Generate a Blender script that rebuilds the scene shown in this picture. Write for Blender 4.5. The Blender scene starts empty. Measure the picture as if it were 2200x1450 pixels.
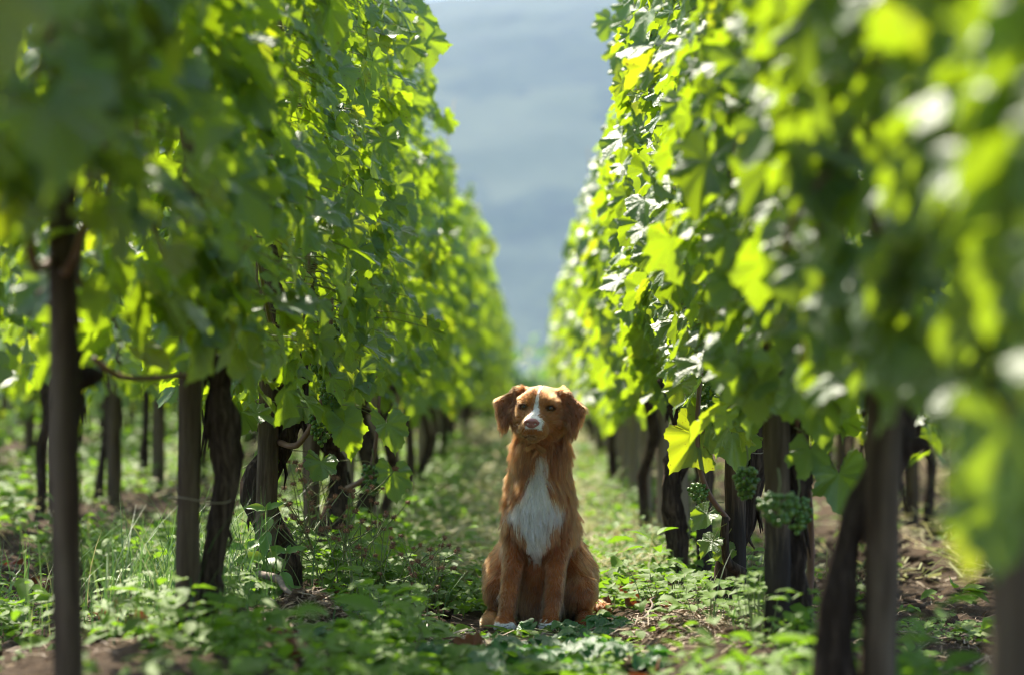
import bpy, math, random
import numpy as np
from mathutils import Vector, Matrix, kdtree

random.seed(7)
rng = np.random.default_rng(7)
scene = bpy.context.scene
COL = scene.collection

# ------------------------------------------------------------------ camera
CAM_Z = 0.477
cam = bpy.data.cameras.new('camera')
cam.lens = 85.0
cam.sensor_width = 36.0
cam.clip_start = 0.05
cam.clip_end = 8000.0
cam.dof.use_dof = True
cam.dof.focus_distance = 6.12
cam.dof.aperture_fstop = 2.5
cam_o = bpy.data.objects.new('camera', cam)
COL.objects.link(cam_o)
cam_o.location = (0, 0, CAM_Z)
cam_o.rotation_euler = (math.radians(90 + 2.42), 0, math.radians(0.55))
scene.camera = cam_o

# ------------------------------------------------------------------ sky + sun
SUN = Vector((-0.33, 0.74, 1.0)).normalized()
world = bpy.data.worlds.new('World')
scene.world = world
world.use_nodes = True
wn = world.node_tree
bg = wn.nodes['Background']
sky = wn.nodes.new('ShaderNodeTexSky')
sky.sky_type = 'NISHITA'
sky.sun_disc = False
sky.sun_elevation = math.asin(SUN.z)
sky.sun_rotation = math.atan2(SUN.x, SUN.y)
sky.dust_density = 2.0
wn.links.new(sky.outputs[0], bg.inputs[0])
bg.inputs[1].default_value = 0.115
sun = bpy.data.lights.new('sun', 'SUN')
sun.energy = 5.0
sun.angle = math.radians(0.5)
sun.color = (1.0, 0.92, 0.77)
sun_o = bpy.data.objects.new('sun', sun)
COL.objects.link(sun_o)
sun_o.rotation_euler = SUN.to_track_quat('Z', 'Y').to_euler()

scene.view_settings.view_transform = 'Standard'
scene.view_settings.look = 'None'
scene.view_settings.gamma = 1.0
scene.view_settings.use_curve_mapping = False
scene.view_settings.exposure = 1.7
scene.render.engine = 'CYCLES'
cy = scene.cycles
cy.use_denoising = True
try:
    cy.denoiser = 'OPENIMAGEDENOISE'
except Exception:
    pass
cy.max_bounces = 8
cy.diffuse_bounces = 6
cy.glossy_bounces = 3
cy.transmission_bounces = 6
cy.transparent_max_bounces = 6
cy.volume_bounces = 1
cy.sample_clamp_indirect = 6.0
scene.render.filter_size = 1.1
cy.pixel_filter_type = 'BLACKMAN_HARRIS'
cy.filter_width = 1.1
cy.caustics_reflective = False
cy.caustics_refractive = False

# ------------------------------------------------------------------ helpers
def link(o, parent=None):
    COL.objects.link(o)
    if parent is not None:
        o.parent = parent
    return o

def tag(o, label=None, cat=None, group=None, kind=None):
    if label: o['label'] = label
    if cat: o['category'] = cat
    if group: o['group'] = group
    if kind: o['kind'] = kind
    return o

def empty(name, loc, label=None, cat=None, group=None):
    o = bpy.data.objects.new(name, None)
    o.empty_display_size = 0.05
    o.location = loc
    COL.objects.link(o)
    return tag(o, label, cat, group)

def make_mesh(name, V, faces, mat=None, smooth=True, uv=None, cols=None):
    """V (n,3); faces: array (m,k) or list of arrays with different k. uv: per-vertex (n,2). cols: dict name->(n,4)"""
    me = bpy.data.meshes.new(name)
    V = np.asarray(V, dtype=np.float32)
    if isinstance(faces, np.ndarray): faces = [faces]
    faces = [np.asarray(f, dtype=np.int32) for f in faces if len(f)]
    nl = sum(f.size for f in faces); npol = sum(len(f) for f in faces)
    me.vertices.add(len(V)); me.vertices.foreach_set('co', V.ravel())
    me.loops.add(nl)
    li = np.concatenate([f.ravel() for f in faces])
    me.loops.foreach_set('vertex_index', li)
    me.polygons.add(npol)
    tot = np.concatenate([np.full(len(f), f.shape[1], dtype=np.int32) for f in faces])
    start = np.concatenate([[0], np.cumsum(tot)[:-1]]).astype(np.int32)
    me.polygons.foreach_set('loop_start', start)
    if smooth:
        me.polygons.foreach_set('use_smooth', np.ones(npol, dtype=bool))
    if uv is not None:
        l = me.uv_layers.new(name='UVMap')
        l.data.foreach_set('uv', np.asarray(uv, dtype=np.float32)[li].ravel())
    if cols:
        for k, c in cols.items():
            a = me.color_attributes.new(name=k, type='FLOAT_COLOR', domain='POINT')
            a.data.foreach_set('color', np.asarray(c, dtype=np.float32).ravel())
    me.update(calc_edges=True)
    if mat: me.materials.append(mat)
    return me

def obj(name, me, parent=None, loc=(0, 0, 0)):
    o = bpy.data.objects.new(name, me)
    o.location = loc
    return link(o, parent)

_perm = np.random.default_rng(3).random((64, 64, 64)).astype(np.float32)
def noise3(p, scale=1.0, seed=0):
    """value noise, p (...,3) -> 0..1"""
    p = np.asarray(p, dtype=np.float64) * scale + seed * 7.31
    i = np.floor(p).astype(int); f = p - i; f = f * f * (3 - 2 * f)
    out = 0
    for dx in (0, 1):
        for dy in (0, 1):
            for dz in (0, 1):
                w = (f[..., 0] if dx else 1 - f[..., 0]) * (f[..., 1] if dy else 1 - f[..., 1]) * (f[..., 2] if dz else 1 - f[..., 2])
                out = out + w * _perm[(i[..., 0] + dx) % 64, (i[..., 1] + dy) % 64, (i[..., 2] + dz) % 64]
    return out

def n3(x, y, z=0.0, scale=1.0, seed=0):
    x, y, z = np.broadcast_arrays(np.asarray(x, float), np.asarray(y, float), np.asarray(z, float))
    return noise3(np.stack([x, y, z], -1), scale, seed)

def norm(v):
    v = np.asarray(v, dtype=float)
    return v / (np.linalg.norm(v, axis=-1, keepdims=True) + 1e-9)

def frames(tip, nor):
    """rotation matrices with columns x, y=tip, z=normal"""
    z = norm(nor)
    y = tip - (tip * z).sum(-1, keepdims=True) * z
    y = norm(y)
    x = np.cross(y, z)
    return np.stack([x, y, z], -1)

def tube(path, radii, sides=8, noise_amp=0.0, noise_scale=20, seed=0, ridge=0.0, cap=True):
    """tapered tube along a path -> V, [quads, tris]"""
    P = np.asarray(path, float); n = len(P); r = np.broadcast_to(np.asarray(radii, float), (n,))
    T = np.gradient(P, axis=0); T = norm(T)
    ref = np.array([1.0, 0, 0]) if abs(T[0, 0]) < 0.8 else np.array([0, 1.0, 0])
    V = []
    for i in range(n):
        u = ref - (ref @ T[i]) * T[i]; u /= np.linalg.norm(u); ref = u
        w = np.cross(T[i], u)
        a = np.arange(sides) / sides * 2 * math.pi
        ring = np.cos(a)[:, None] * u + np.sin(a)[:, None] * w
        rr = np.full(sides, r[i])
        if noise_amp:
            rr = rr * (1 + noise_amp * (2 * noise3(P[i] + ring * r[i], noise_scale, seed) - 1))
        if ridge:
            rr = rr * (1 + ridge * (2 * noise3(np.stack([np.cos(a) * 3, np.sin(a) * 3, np.full(sides, P[i][2] * 2.0)], -1), 1.6, seed) - 1))
        V.append(P[i] + ring * rr[:, None])
    V = np.concatenate(V)
    i = np.arange(n - 1)[:, None] * sides; j = np.arange(sides)[None]
    q = np.stack([i + j, i + (j + 1) % sides, i + sides + (j + 1) % sides, i + sides + j], -1).reshape(-1, 4)
    tr = np.zeros((0, 3), int)
    if cap:
        c0, c1 = len(V), len(V) + 1
        V = np.concatenate([V, P[:1], P[-1:]])
        k = np.arange(sides)
        b = (n - 1) * sides
        tr = np.concatenate([np.stack([np.full(sides, c0), (k + 1) % sides, k], -1),
                             np.stack([np.full(sides, c1), b + k, b + (k + 1) % sides], -1)])
    return V, [q, tr]

class Bag:
    """collects several shapes for ONE mesh"""
    def __init__(s): s.V = []; s.F = {}; s.n = 0; s.uv = []
    def add(s, V, faces, uv=None):
        if isinstance(faces, np.ndarray): faces = [faces]
        for f in faces:
            if len(f): s.F.setdefault(f.shape[1], []).append(np.asarray(f) + s.n)
        s.V.append(np.asarray(V)); s.n += len(V)
        s.uv.append(np.zeros((len(V), 2)) if uv is None else uv)
    def mesh(s, name, mat, smooth=True):
        return make_mesh(name, np.concatenate(s.V), [np.concatenate(f) for f in s.F.values()], mat, smooth, uv=np.concatenate(s.uv))

def bend(pts, n):
    """Catmull-like resample of control points"""
    P = np.asarray(pts, float)
    t = np.linspace(0, len(P) - 1, n)
    i = np.clip(t.astype(int), 0, len(P) - 2); f = (t - i)[:, None]
    p0 = P[np.clip(i - 1, 0, None)]; p1 = P[i]; p2 = P[i + 1]; p3 = P[np.clip(i + 2, None, len(P) - 1)]
    return 0.5 * ((2 * p1) + (-p0 + p2) * f + (2 * p0 - 5 * p1 + 4 * p2 - p3) * f ** 2 + (-p0 + 3 * p1 - 3 * p2 + p3) * f ** 3)

# ------------------------------------------------------------------ materials
class NT:
    def __init__(s, name):
        s.m = bpy.data.materials.new(name); s.m.use_nodes = True
        s.t = s.m.node_tree; s.t.nodes.clear()
        s.out = s.n('ShaderNodeOutputMaterial')
    def n(s, typ, **kw):
        nd = s.t.nodes.new(typ)
        for k, v in kw.items(): setattr(nd, k, v)
        return nd
    def set(s, nd, **kw):
        for k, v in kw.items():
            k = k.replace('_', ' ')
            if hasattr(v, 'is_linked') or hasattr(v, 'links'): s.t.links.new(v, nd.inputs[k])
            else: nd.inputs[k].default_value = v
        return nd
    def l(s, a, b): s.t.links.new(a, b)
    def math(s, op, a, b=None, c=None, clamp=False):
        nd = s.n('ShaderNodeMath', operation=op, use_clamp=clamp)
        for i, v in enumerate((a, b, c)):
            if v is None: continue
            if hasattr(v, 'links'): s.l(v, nd.inputs[i])
            else: nd.inputs[i].default_value = v
        return nd.outputs[0]
    def mix(s, f, a, b):
        nd = s.n('ShaderNodeMix', data_type='RGBA')
        for i, v in ((0, f), (6, a), (7, b)):
            if hasattr(v, 'links'): s.l(v, nd.inputs[i])
            elif i == 0: nd.inputs[i].default_value = v
            else: nd.inputs[i].default_value = (*v, 1)
        return nd.outputs[2]
    def noise(s, scale, detail=4, rough=0.55, coord=None, dist=0.0):
        nd = s.n('ShaderNodeTexNoise'); nd.inputs['Scale'].default_value = scale
        nd.inputs['Detail'].default_value = detail; nd.inputs['Roughness'].default_value = rough
        nd.inputs['Distortion'].default_value = dist
        if coord is not None: s.l(coord, nd.inputs['Vector'])
        return nd
    def ramp(s, f, stops):
        nd = s.n('ShaderNodeValToRGB')
        e = nd.color_ramp.elements
        while len(e) < len(stops): e.new(0.5)
        for k, (p, c) in enumerate(stops):
            e[k].position = p; e[k].color = (*c, 1) if len(c) == 3 else c
        s.l(f, nd.inputs[0]); return nd.outputs[0]
    def bump(s, h, strength=0.3, dist=0.01):
        nd = s.n('ShaderNodeBump'); nd.inputs['Strength'].default_value = strength; nd.inputs['Distance'].default_value = dist
        s.l(h, nd.inputs['Height']); return nd.outputs[0]

def leaf_mat(name, lo, mid, hi, trans_lo, trans_hi, tmix=0.42, rough=0.42, under=(0.20, 0.27, 0.15), veins=True, spec=0.5, patch=0.0):
    n = NT(name)
    oi = n.n('ShaderNodeObjectInfo'); geo = n.n('ShaderNodeNewGeometry')
    r = n.math('FRACT', n.math('ADD', oi.outputs['Random'], geo.outputs['Random Per Island']))
    if patch:
        tc0 = n.n('ShaderNodeTexCoord'); pn = n.noise(2.6, 3, 0.6, tc0.outputs['Object'])
        pv_ = n.math('MULTIPLY', n.math('SUBTRACT', pn.outputs[0], 0.3), 2.3, clamp=True)
        r = n.math('ADD', n.math('MULTIPLY', r, 1 - patch), n.math('MULTIPLY', pv_, patch))
    base = n.ramp(r, [(0.0, lo), (0.5, mid), (0.86, mid), (1.0, hi)])
    tc = n.n('ShaderNodeTexCoord')
    spot = n.noise(9, 3, 0.6, tc.outputs['UV'])
    base = n.mix(n.math('MULTIPLY', n.math('SUBTRACT', spot.outputs[0], 0.35), 0.5, clamp=True), base, tuple(0.6 * a + 0.4 * b for a, b in zip(mid, hi)))
    tr = n.ramp(r, [(0.0, tuple(0.75 * q for q in trans_lo)), (0.3, trans_lo), (0.82, trans_lo), (1.0, trans_hi)])
    if veins:
        bl = n.noise(14, 2, 0.5, tc.outputs['UV'])
        off = n.n('ShaderNodeVectorMath', operation='ADD'); n.l(tc.outputs['UV'], off.inputs[0]); n.l(oi.outputs['Random'], off.inputs[1]); n.l(off.outputs[0], bl.inputs['Vector'])
        blem = n.math('MULTIPLY', n.math('MULTIPLY', n.math('SUBTRACT', bl.outputs[0], 0.66), 14, clamp=True), n.math('GREATER_THAN', r, 0.55))
        base = n.mix(blem, base, (0.16, 0.075, 0.03)); tr = n.mix(blem, tr, (0.20, 0.08, 0.02))
    h = None
    if veins:
        sep = n.n('ShaderNodeSeparateXYZ'); n.l(tc.outputs['UV'], sep.inputs[0])
        x = n.math('ABSOLUTE', n.math('SUBTRACT', sep.outputs[0], 0.5)); y = n.math('SUBTRACT', sep.outputs[1], 0.35)
        vm = None
        for ang in (90, 42, -8):
            ca, sa = math.cos(math.radians(ang)), math.sin(math.radians(ang))
            d = n.math('ABSOLUTE', n.math('SUBTRACT', n.math('MULTIPLY', x, sa), n.math('MULTIPLY', y, ca)))
            al = n.math('ADD', n.math('MULTIPLY', x, ca), n.math('MULTIPLY', y, sa))
            # main vein plus its ribs
            w = n.math('SUBTRACT', 1.0, n.math('DIVIDE', d, 0.012), clamp=True)
            w = n.math('MULTIPLY', w, n.math('GREATER_THAN', al, 0.0))
            vm = w if vm is None else n.math('MAXIMUM', vm, w)
        base = n.mix(n.math('MULTIPLY', vm, 0.35), base, tuple(min(1, 1.5 * c + 0.03) for c in hi))
        tr = n.mix(n.math('MULTIPLY', vm, 0.5), tr, tuple(0.7 * c for c in trans_lo))
        vor = n.n('ShaderNodeTexVoronoi', feature='F1'); vor.inputs['Scale'].default_value = 17
        n.l(tc.outputs['UV'], vor.inputs['Vector'])
        h = n.math('SUBTRACT', n.math('SUBTRACT', 0.6, vor.outputs['Distance']), n.math('MULTIPLY', vm, 0.6))
    else:
        h = spot.outputs[0]
    col = n.mix(geo.outputs['Backfacing'], base, under)
    bs = n.n('ShaderNodeBsdfPrincipled')
    n.l(col, bs.inputs['Base Color'])
    rr = n.math('ADD', n.math('MULTIPLY', geo.outputs['Backfacing'], 0.3), rough)
    n.l(rr, bs.inputs['Roughness'])
    bs.inputs['Specular IOR Level'].default_value = spec
    n.l(n.bump(h, 0.35, 0.004), bs.inputs['Normal'])
    t = n.n('ShaderNodeBsdfTranslucent'); n.l(tr, t.inputs[0])
    mx = n.n('ShaderNodeMixShader'); mx.inputs[0].default_value = tmix
    n.l(bs.outputs[0], mx.inputs[1]); n.l(t.outputs[0], mx.inputs[2]); n.l(mx.outputs[0], n.out.inputs[0])
    return n.m

M = {}
VL = ((0.048, 0.112, 0.034), (0.088, 0.172, 0.052), (0.13, 0.215, 0.05), (0.42, 0.61, 0.012), (0.56, 0.64, 0.015))
M['leaf'] = leaf_mat('vine_leaf', *VL, tmix=0.44, rough=0.47, spec=0.7)
M['leaf_far'] = leaf_mat('vine_leaf_distant', *VL, tmix=0.44, rough=0.47, spec=0.7, veins=False)
M['cover'] = leaf_mat('ground_cover_leaf', (0.06, 0.135, 0.015), (0.125, 0.222, 0.022), (0.26, 0.28, 0.04),
                      (0.26, 0.48, 0.02), (0.52, 0.58, 0.04), tmix=0.40, rough=0.6, veins=False, spec=0.3, under=(0.12, 0.2, 0.06), patch=0.6)
M['strawberry'] = leaf_mat('strawberry_leaf', (0.035, 0.11, 0.03), (0.05, 0.15, 0.035), (0.09, 0.21, 0.045),
                           (0.10, 0.32, 0.02), (0.22, 0.45, 0.03), tmix=0.33, rough=0.42)
M['seedling'] = leaf_mat('seedling_leaf', (0.10, 0.22, 0.05), (0.14, 0.27, 0.06), (0.20, 0.33, 0.08),
                         (0.30, 0.50, 0.04), (0.5, 0.6, 0.06), tmix=0.4, rough=0.4, veins=False)
M['dead_leaf'] = leaf_mat('dead_leaf', (0.12, 0.035, 0.015), (0.20, 0.06, 0.025), (0.30, 0.12, 0.05),
                          (0.25, 0.06, 0.015), (0.4, 0.14, 0.03), tmix=0.2, rough=0.7, under=(0.22, 0.12, 0.07))
M['far'] = leaf_mat('far_bush_leaf', (0.05, 0.11, 0.03), (0.09, 0.18, 0.04), (0.16, 0.26, 0.06),
                    (0.2, 0.4, 0.04), (0.45, 0.55, 0.06), tmix=0.38, rough=0.5, veins=False)

def grass_mat():
    n = NT('grass_blade'); geo = n.n('ShaderNodeNewGeometry')
    c = n.ramp(geo.outputs['Random Per Island'], [(0, (0.06, 0.15, 0.03)), (0.6, (0.12, 0.24, 0.05)), (0.9, (0.2, 0.28, 0.08)), (1, (0.36, 0.30, 0.14))])
    b = n.n('ShaderNodeBsdfPrincipled'); n.l(c, b.inputs[0]); b.inputs['Roughness'].default_value = 0.45
    t = n.n('ShaderNodeBsdfTranslucent'); n.l(c, t.inputs[0])
    mx = n.n('ShaderNodeMixShader'); mx.inputs[0].default_value = 0.4
    n.l(b.outputs[0], mx.inputs[1]); n.l(t.outputs[0], mx.inputs[2]); n.l(mx.outputs[0], n.out.inputs[0]); return n.m
M['grass'] = grass_mat()

def straw_mat():
    n = NT('dry_straw'); geo = n.n('ShaderNodeNewGeometry')
    c = n.ramp(geo.outputs['Random Per Island'], [(0, (0.10, 0.06, 0.035)), (0.5, (0.24, 0.16, 0.09)), (0.85, (0.40, 0.29, 0.17)), (1, (0.52, 0.42, 0.28))])
    b = n.n('ShaderNodeBsdfPrincipled'); n.l(c, b.inputs[0]); b.inputs['Roughness'].default_value = 0.7
    n.l(b.outputs[0], n.out.inputs[0]); return n.m
M['straw'] = straw_mat()
def light_painted_hay_mat():  # dry grass, with sunlight on the lane painted into its pale colours
    n = NT('light_painted_grass'); geo = n.n('ShaderNodeNewGeometry')
    c = n.ramp(geo.outputs['Random Per Island'], [(0, (0.20, 0.24, 0.07)), (0.5, (0.36, 0.36, 0.14)), (1, (0.55, 0.47, 0.28))])
    b = n.n('ShaderNodeBsdfPrincipled'); n.l(c, b.inputs[0]); b.inputs['Roughness'].default_value = 0.7
    t = n.n('ShaderNodeBsdfTranslucent'); n.l(c, t.inputs[0])
    mx = n.n('ShaderNodeMixShader'); mx.inputs[0].default_value = 0.35
    n.l(b.outputs[0], mx.inputs[1]); n.l(t.outputs[0], mx.inputs[2]); n.l(mx.outputs[0], n.out.inputs[0]); return n.m
M['light_painted_hay'] = light_painted_hay_mat()

def soil_mat():
    n = NT('vineyard_soil'); tc = n.n('ShaderNodeTexCoord')
    a = n.noise(2.2, 6, 0.6, tc.outputs['Object']); b_ = n.noise(38, 6, 0.7, tc.outputs['Object']); c_ = n.noise(160, 3, 0.6, tc.outputs['Object'])
    c = n.ramp(b_.outputs[0], [(0.28, (0.020, 0.013, 0.008)), (0.5, (0.060, 0.040, 0.024)), (0.68, (0.12, 0.083, 0.052)), (0.8, (0.20, 0.15, 0.10))])
    c = n.mix(n.math('MULTIPLY', n.math('SUBTRACT', a.outputs[0], 0.45), 2.2, clamp=True), c, (0.095, 0.062, 0.038))
    b = n.n('ShaderNodeBsdfPrincipled'); n.l(c, b.inputs[0]); b.inputs['Roughness'].default_value = 0.95; b.inputs['Specular IOR Level'].default_value = 0.1
    h = n.math('ADD', b_.outputs[0], n.math('MULTIPLY', c_.outputs[0], 0.3))
    n.l(n.bump(h, 0.8, 0.02), b.inputs['Normal']); n.l(b.outputs[0], n.out.inputs[0]); return n.m
M['soil'] = soil_mat()

def wood_mat(name, stain_z=None, pale=0.0):
    n = NT(name); tc = n.n('ShaderNodeTexCoord'); oi = n.n('ShaderNodeObjectInfo')
    mp = n.n('ShaderNodeMapping'); mp.inputs['Scale'].default_value = (34, 34, 2.6); n.l(tc.outputs['Object'], mp.inputs[0])
    add = n.n('ShaderNodeVectorMath', operation='ADD'); n.l(mp.outputs[0], add.inputs[0])
    cx = n.n('ShaderNodeCombineXYZ'); n.l(n.math('MULTIPLY', oi.outputs['Random'], 50), cx.inputs[0]); n.l(cx.outputs[0], add.inputs[1])
    g = n.noise(1.0, 6, 0.65, add.outputs[0], 0.4)
    big = n.noise(5.0, 4, 0.6, tc.outputs['Object'])
    c = n.ramp(g.outputs[0], [(0.25, (0.014, 0.009, 0.006)), (0.43, (0.070, 0.047, 0.029)), (0.6, (0.145, 0.108, 0.070)), (0.78, (0.28, 0.225, 0.16))])
    c = n.mix(n.math('MULTIPLY', n.math('SUBTRACT', big.outputs[0], 0.4), 1.6, clamp=True), c, (0.06, 0.056, 0.034))
    if stain_z is not None:
        sep = n.n('ShaderNodeSeparateXYZ'); n.l(tc.outputs['Object'], sep.inputs[0])
        e = n.math('ADD', sep.outputs[2], n.math('MULTIPLY', n.math('SUBTRACT', g.outputs[0], 0.5), 0.35))
        f = n.math('MULTIPLY', n.math('SUBTRACT', stain_z, e), 14, clamp=True)
        c = n.mix(n.math('MULTIPLY', f, 0.82), c, (0.022, 0.018, 0.016))
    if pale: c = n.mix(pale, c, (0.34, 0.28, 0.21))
    b = n.n('ShaderNodeBsdfPrincipled'); n.l(c, b.inputs[0]); b.inputs['Roughness'].default_value = 0.85; b.inputs['Specular IOR Level'].default_value = 0.12
    n.l(n.bump(g.outputs[0], 1.0, 0.008), b.inputs['Normal']); n.l(b.outputs[0], n.out.inputs[0]); return n.m
M['wood'] = wood_mat('weathered_wood')
M['wood_brightened'] = wood_mat('weathered_wood_brightened', None, 0.6)  # same wood painted lighter to make up for shade on the far stakes
M['wood_stained'] = wood_mat('weathered_wood_dark_foot', 0.27)

def bark_mat():
    n = NT('vine_bark'); tc = n.n('ShaderNodeTexCoord')
    mp = n.n('ShaderNodeMapping'); mp.inputs['Scale'].default_value = (55, 55, 7); n.l(tc.outputs['Object'], mp.inputs[0])
    g = n.noise(1.0, 7, 0.7, mp.outputs[0], 1.2)
    c = n.ramp(g.outputs[0], [(0.25, (0.010, 0.007, 0.005)), (0.48, (0.050, 0.035, 0.024)), (0.64, (0.12, 0.088, 0.062)), (0.8, (0.22, 0.165, 0.12))])
    b = n.n('ShaderNodeBsdfPrincipled'); n.l(c, b.inputs[0]); b.inputs['Roughness'].default_value = 0.95; b.inputs['Specular IOR Level'].default_value = 0.08
    n.l(n.bump(g.outputs[0], 1.0, 0.012), b.inputs['Normal']); n.l(b.outputs[0], n.out.inputs[0]); return n.m
M['bark'] = bark_mat()

def plain(name, col, rough=0.6, var=None, scale=30, bump=0.0, trans=None):
    n = NT(name); tc = n.n('ShaderNodeTexCoord')
    g = n.noise(scale, 4, 0.6, tc.outputs['Object'])
    c = n.mix(g.outputs[0], tuple(0.7 * x for x in col), tuple(min(1, 1.3 * x) for x in (var or col)))
    b = n.n('ShaderNodeBsdfPrincipled'); n.l(c, b.inputs[0]); b.inputs['Roughness'].default_value = rough
    if bump: n.l(n.bump(g.outputs[0], bump, 0.004), b.inputs['Normal'])
    if trans:
        t = n.n('ShaderNodeBsdfTranslucent'); t.inputs[0].default_value = (*col, 1)
        mx = n.n('ShaderNodeMixShader'); mx.inputs[0].default_value = trans
        n.l(b.outputs[0], mx.inputs[1]); n.l(t.outputs[0], mx.inputs[2]); n.l(mx.outputs[0], n.out.inputs[0])
    else:
        n.l(b.outputs[0], n.out.inputs[0])
    return n.m
M['shoot'] = plain('green_brown_shoot', (0.16, 0.10, 0.055), 0.5, (0.20, 0.17, 0.06), 12)
M['cane'] = plain('brown_cane', (0.13, 0.065, 0.04), 0.55, (0.19, 0.11, 0.07), 25, 0.3)
M['petiole'] = plain('petiole', (0.25, 0.16, 0.06), 0.5, (0.16, 0.22, 0.05), 10)
M['stem'] = plain('weed_stem', (0.14, 0.20, 0.06), 0.5, (0.22, 0.24, 0.08), 20, trans=0.2)
M['seedhead'] = plain('seed_head', (0.14, 0.07, 0.04), 0.8, (0.30, 0.16, 0.08), 300, 0.5)
M['petal'] = plain('yellow_petal', (0.75, 0.60, 0.03), 0.5, (0.8, 0.68, 0.05), 40, trans=0.35)
M['tie'] = plain('willow_tie', (0.22, 0.18, 0.11), 0.7)
M['twig'] = plain('dead_twig', (0.10, 0.065, 0.045), 0.8, (0.2, 0.15, 0.11), 60, 0.5)

def grape_mat():
    n = NT('green_grape'); oi = n.n('ShaderNodeObjectInfo'); geo = n.n('ShaderNodeNewGeometry')
    r = n.math('FRACT', n.math('ADD', oi.outputs['Random'], geo.outputs['Random Per Island']))
    c = n.ramp(r, [(0, (0.05, 0.13, 0.015)), (0.7, (0.10, 0.20, 0.025)), (1, (0.18, 0.27, 0.04))])
    b = n.n('ShaderNodeBsdfPrincipled'); n.l(c, b.inputs[0]); b.inputs['Roughness'].default_value = 0.38
    b.inputs['Subsurface Weight'].default_value = 0.25; b.inputs['Subsurface Radius'].default_value = (0.5, 0.8, 0.2); b.inputs['Subsurface Scale'].default_value = 0.004
    n.l(b.outputs[0], n.out.inputs[0]); return n.m
M['grape'] = grape_mat()

# ------------------------------------------------------------------ terrain
ROW_X = {'left': -0.69, 'right': 0.51, 'outer_left': -1.92, 'outermost_left': -3.15, 'outer_right': 1.74, 'outermost_right': 2.98, 'far_left': -4.38, 'farthest_left': -5.61, 'far_right': 4.22, 'farthest_right': 5.46}
def sstep(a, b, x):
    t = np.clip((np.asarray(x, float) - a) / (b - a), 0, 1); return t * t * (3 - 2 * t)

def ground_z(x, y, fine=True):
    x = np.asarray(x, float); y = np.asarray(y, float)
    z = 0.46 * sstep(8.5, 23, y) + 0.012 * np.clip(y - 20, 0, 26)
    z = z + 0.08 * np.exp(-((x + 0.69) / 0.3) ** 2) + 0.045 * np.exp(-((x - 0.51) / 0.26) ** 2)
    z = z + 0.07 * np.exp(-((x + 1.92) / 0.3) ** 2) + 0.05 * np.exp(-((x - 1.74) / 0.3) ** 2) + 0.06 * np.clip(-x - 0.69, 0, 5.0)
    m = np.clip((np.abs(x - 0.0) - 0.0) / 0.25, 0.25, 1)
    z = z + 0.035 * (n3(x, y, 0, 2.3, 1) - 0.5) * m + 0.022 * (n3(x, y, 0, 9, 2) - 0.5)
    if fine:
        z = z + 0.022 * (n3(x, y, 0, 31, 3) - 0.5)
    flat = np.exp(-((x / 0.22) ** 4 + ((y - 6.1) / 0.45) ** 4))
    return z * (1 - flat) - 0.004 * flat

def grid(xs, ys, zf):
    X, Y = np.meshgrid(xs, ys)
    Z = zf(X, Y)
    V = np.stack([X, Y, Z], -1).reshape(-1, 3)
    nx, ny = len(xs), len(ys)
    i = np.arange(ny - 1)[:, None] * nx; j = np.arange(nx - 1)[None]
    return V, np.stack([i + j, i + j + 1, i + nx + j + 1, i + nx + j], -1).reshape(-1, 4)

xs = np.concatenate([np.linspace(-9, -2.2, 60), np.linspace(-2.15, 2.15, 330), np.linspace(2.2, 9, 60)])
ys = np.concatenate([np.linspace(-2, 4.2, 50), np.linspace(4.22, 9.5, 380), np.linspace(9.6, 47, 260)])
V, Q = grid(xs, ys, ground_z)
g = obj('ground', make_mesh('ground', V, Q, M['soil'])); tag(g, 'brown vineyard soil between the vine rows', kind='structure')

# valley and the wooded hill across it
def far_z(x, y):
    r = np.asarray(y, float)
    z = np.where(r < 46, -0.6, -0.6 - 75 * sstep(46, 520, r))
    hillh = 428 * sstep(760, 1900, r + 90 * (n3(x, y, 0, 1 / 420, 5) - .5)) + 38 * (n3(x, y, 0, 1 / 300, 6) - .5) * sstep(760, 1200, r) + 60 * sstep(1800, 3000, r)
    hillh = hillh * (1 + 0.00006 * np.asarray(x, float))
    return z + hillh + 9 * (n3(x, y, 0, 1 / 22, 8) - 0.5) * sstep(700, 900, r)
def hill_mat():
    n = NT('wooded_hill'); tc = n.n('ShaderNodeTexCoord')
    a = n.noise(0.0035, 4, 0.6, tc.outputs['Object']); b_ = n.noise(0.06, 5, 0.7, tc.outputs['Object'])
    c = n.ramp(b_.outputs[0], [(0.3, (0.018, 0.035, 0.016)), (0.55, (0.04, 0.07, 0.028)), (0.75, (0.08, 0.11, 0.045))])
    sep = n.n('ShaderNodeSeparateXYZ'); n.l(tc.outputs['Object'], sep.inputs[0])
    low = n.math('MULTIPLY', n.math('SUBTRACT', 20, n.math('ADD', sep.outputs[2], n.math('MULTIPLY', a.outputs[0], 60))), 0.02, clamp=True)
    c = n.mix(n.math('MULTIPLY', n.math('GREATER_THAN', a.outputs[0], 0.56), 0.5), c, (0.11, 0.14, 0.06))
    c = n.mix(n.math('MULTIPLY', low, 0.7), c, (0.16, 0.18, 0.09))
    b = n.n('ShaderNodeBsdfPrincipled'); n.l(c, b.inputs[0]); b.inputs['Roughness'].default_value = 0.9
    n.l(b.outputs[0], n.out.inputs[0]); return n.m
M['hill'] = hill_mat()
V, Q = grid(np.linspace(-2300, 2300, 190), np.concatenate([np.linspace(-40, 700, 60), np.linspace(712, 3000, 170)]), far_z)
g = obj('hills', make_mesh('hills', V, Q, M['hill'])); tag(g, 'hazy blue wooded hillside across the valley', kind='structure')

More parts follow.
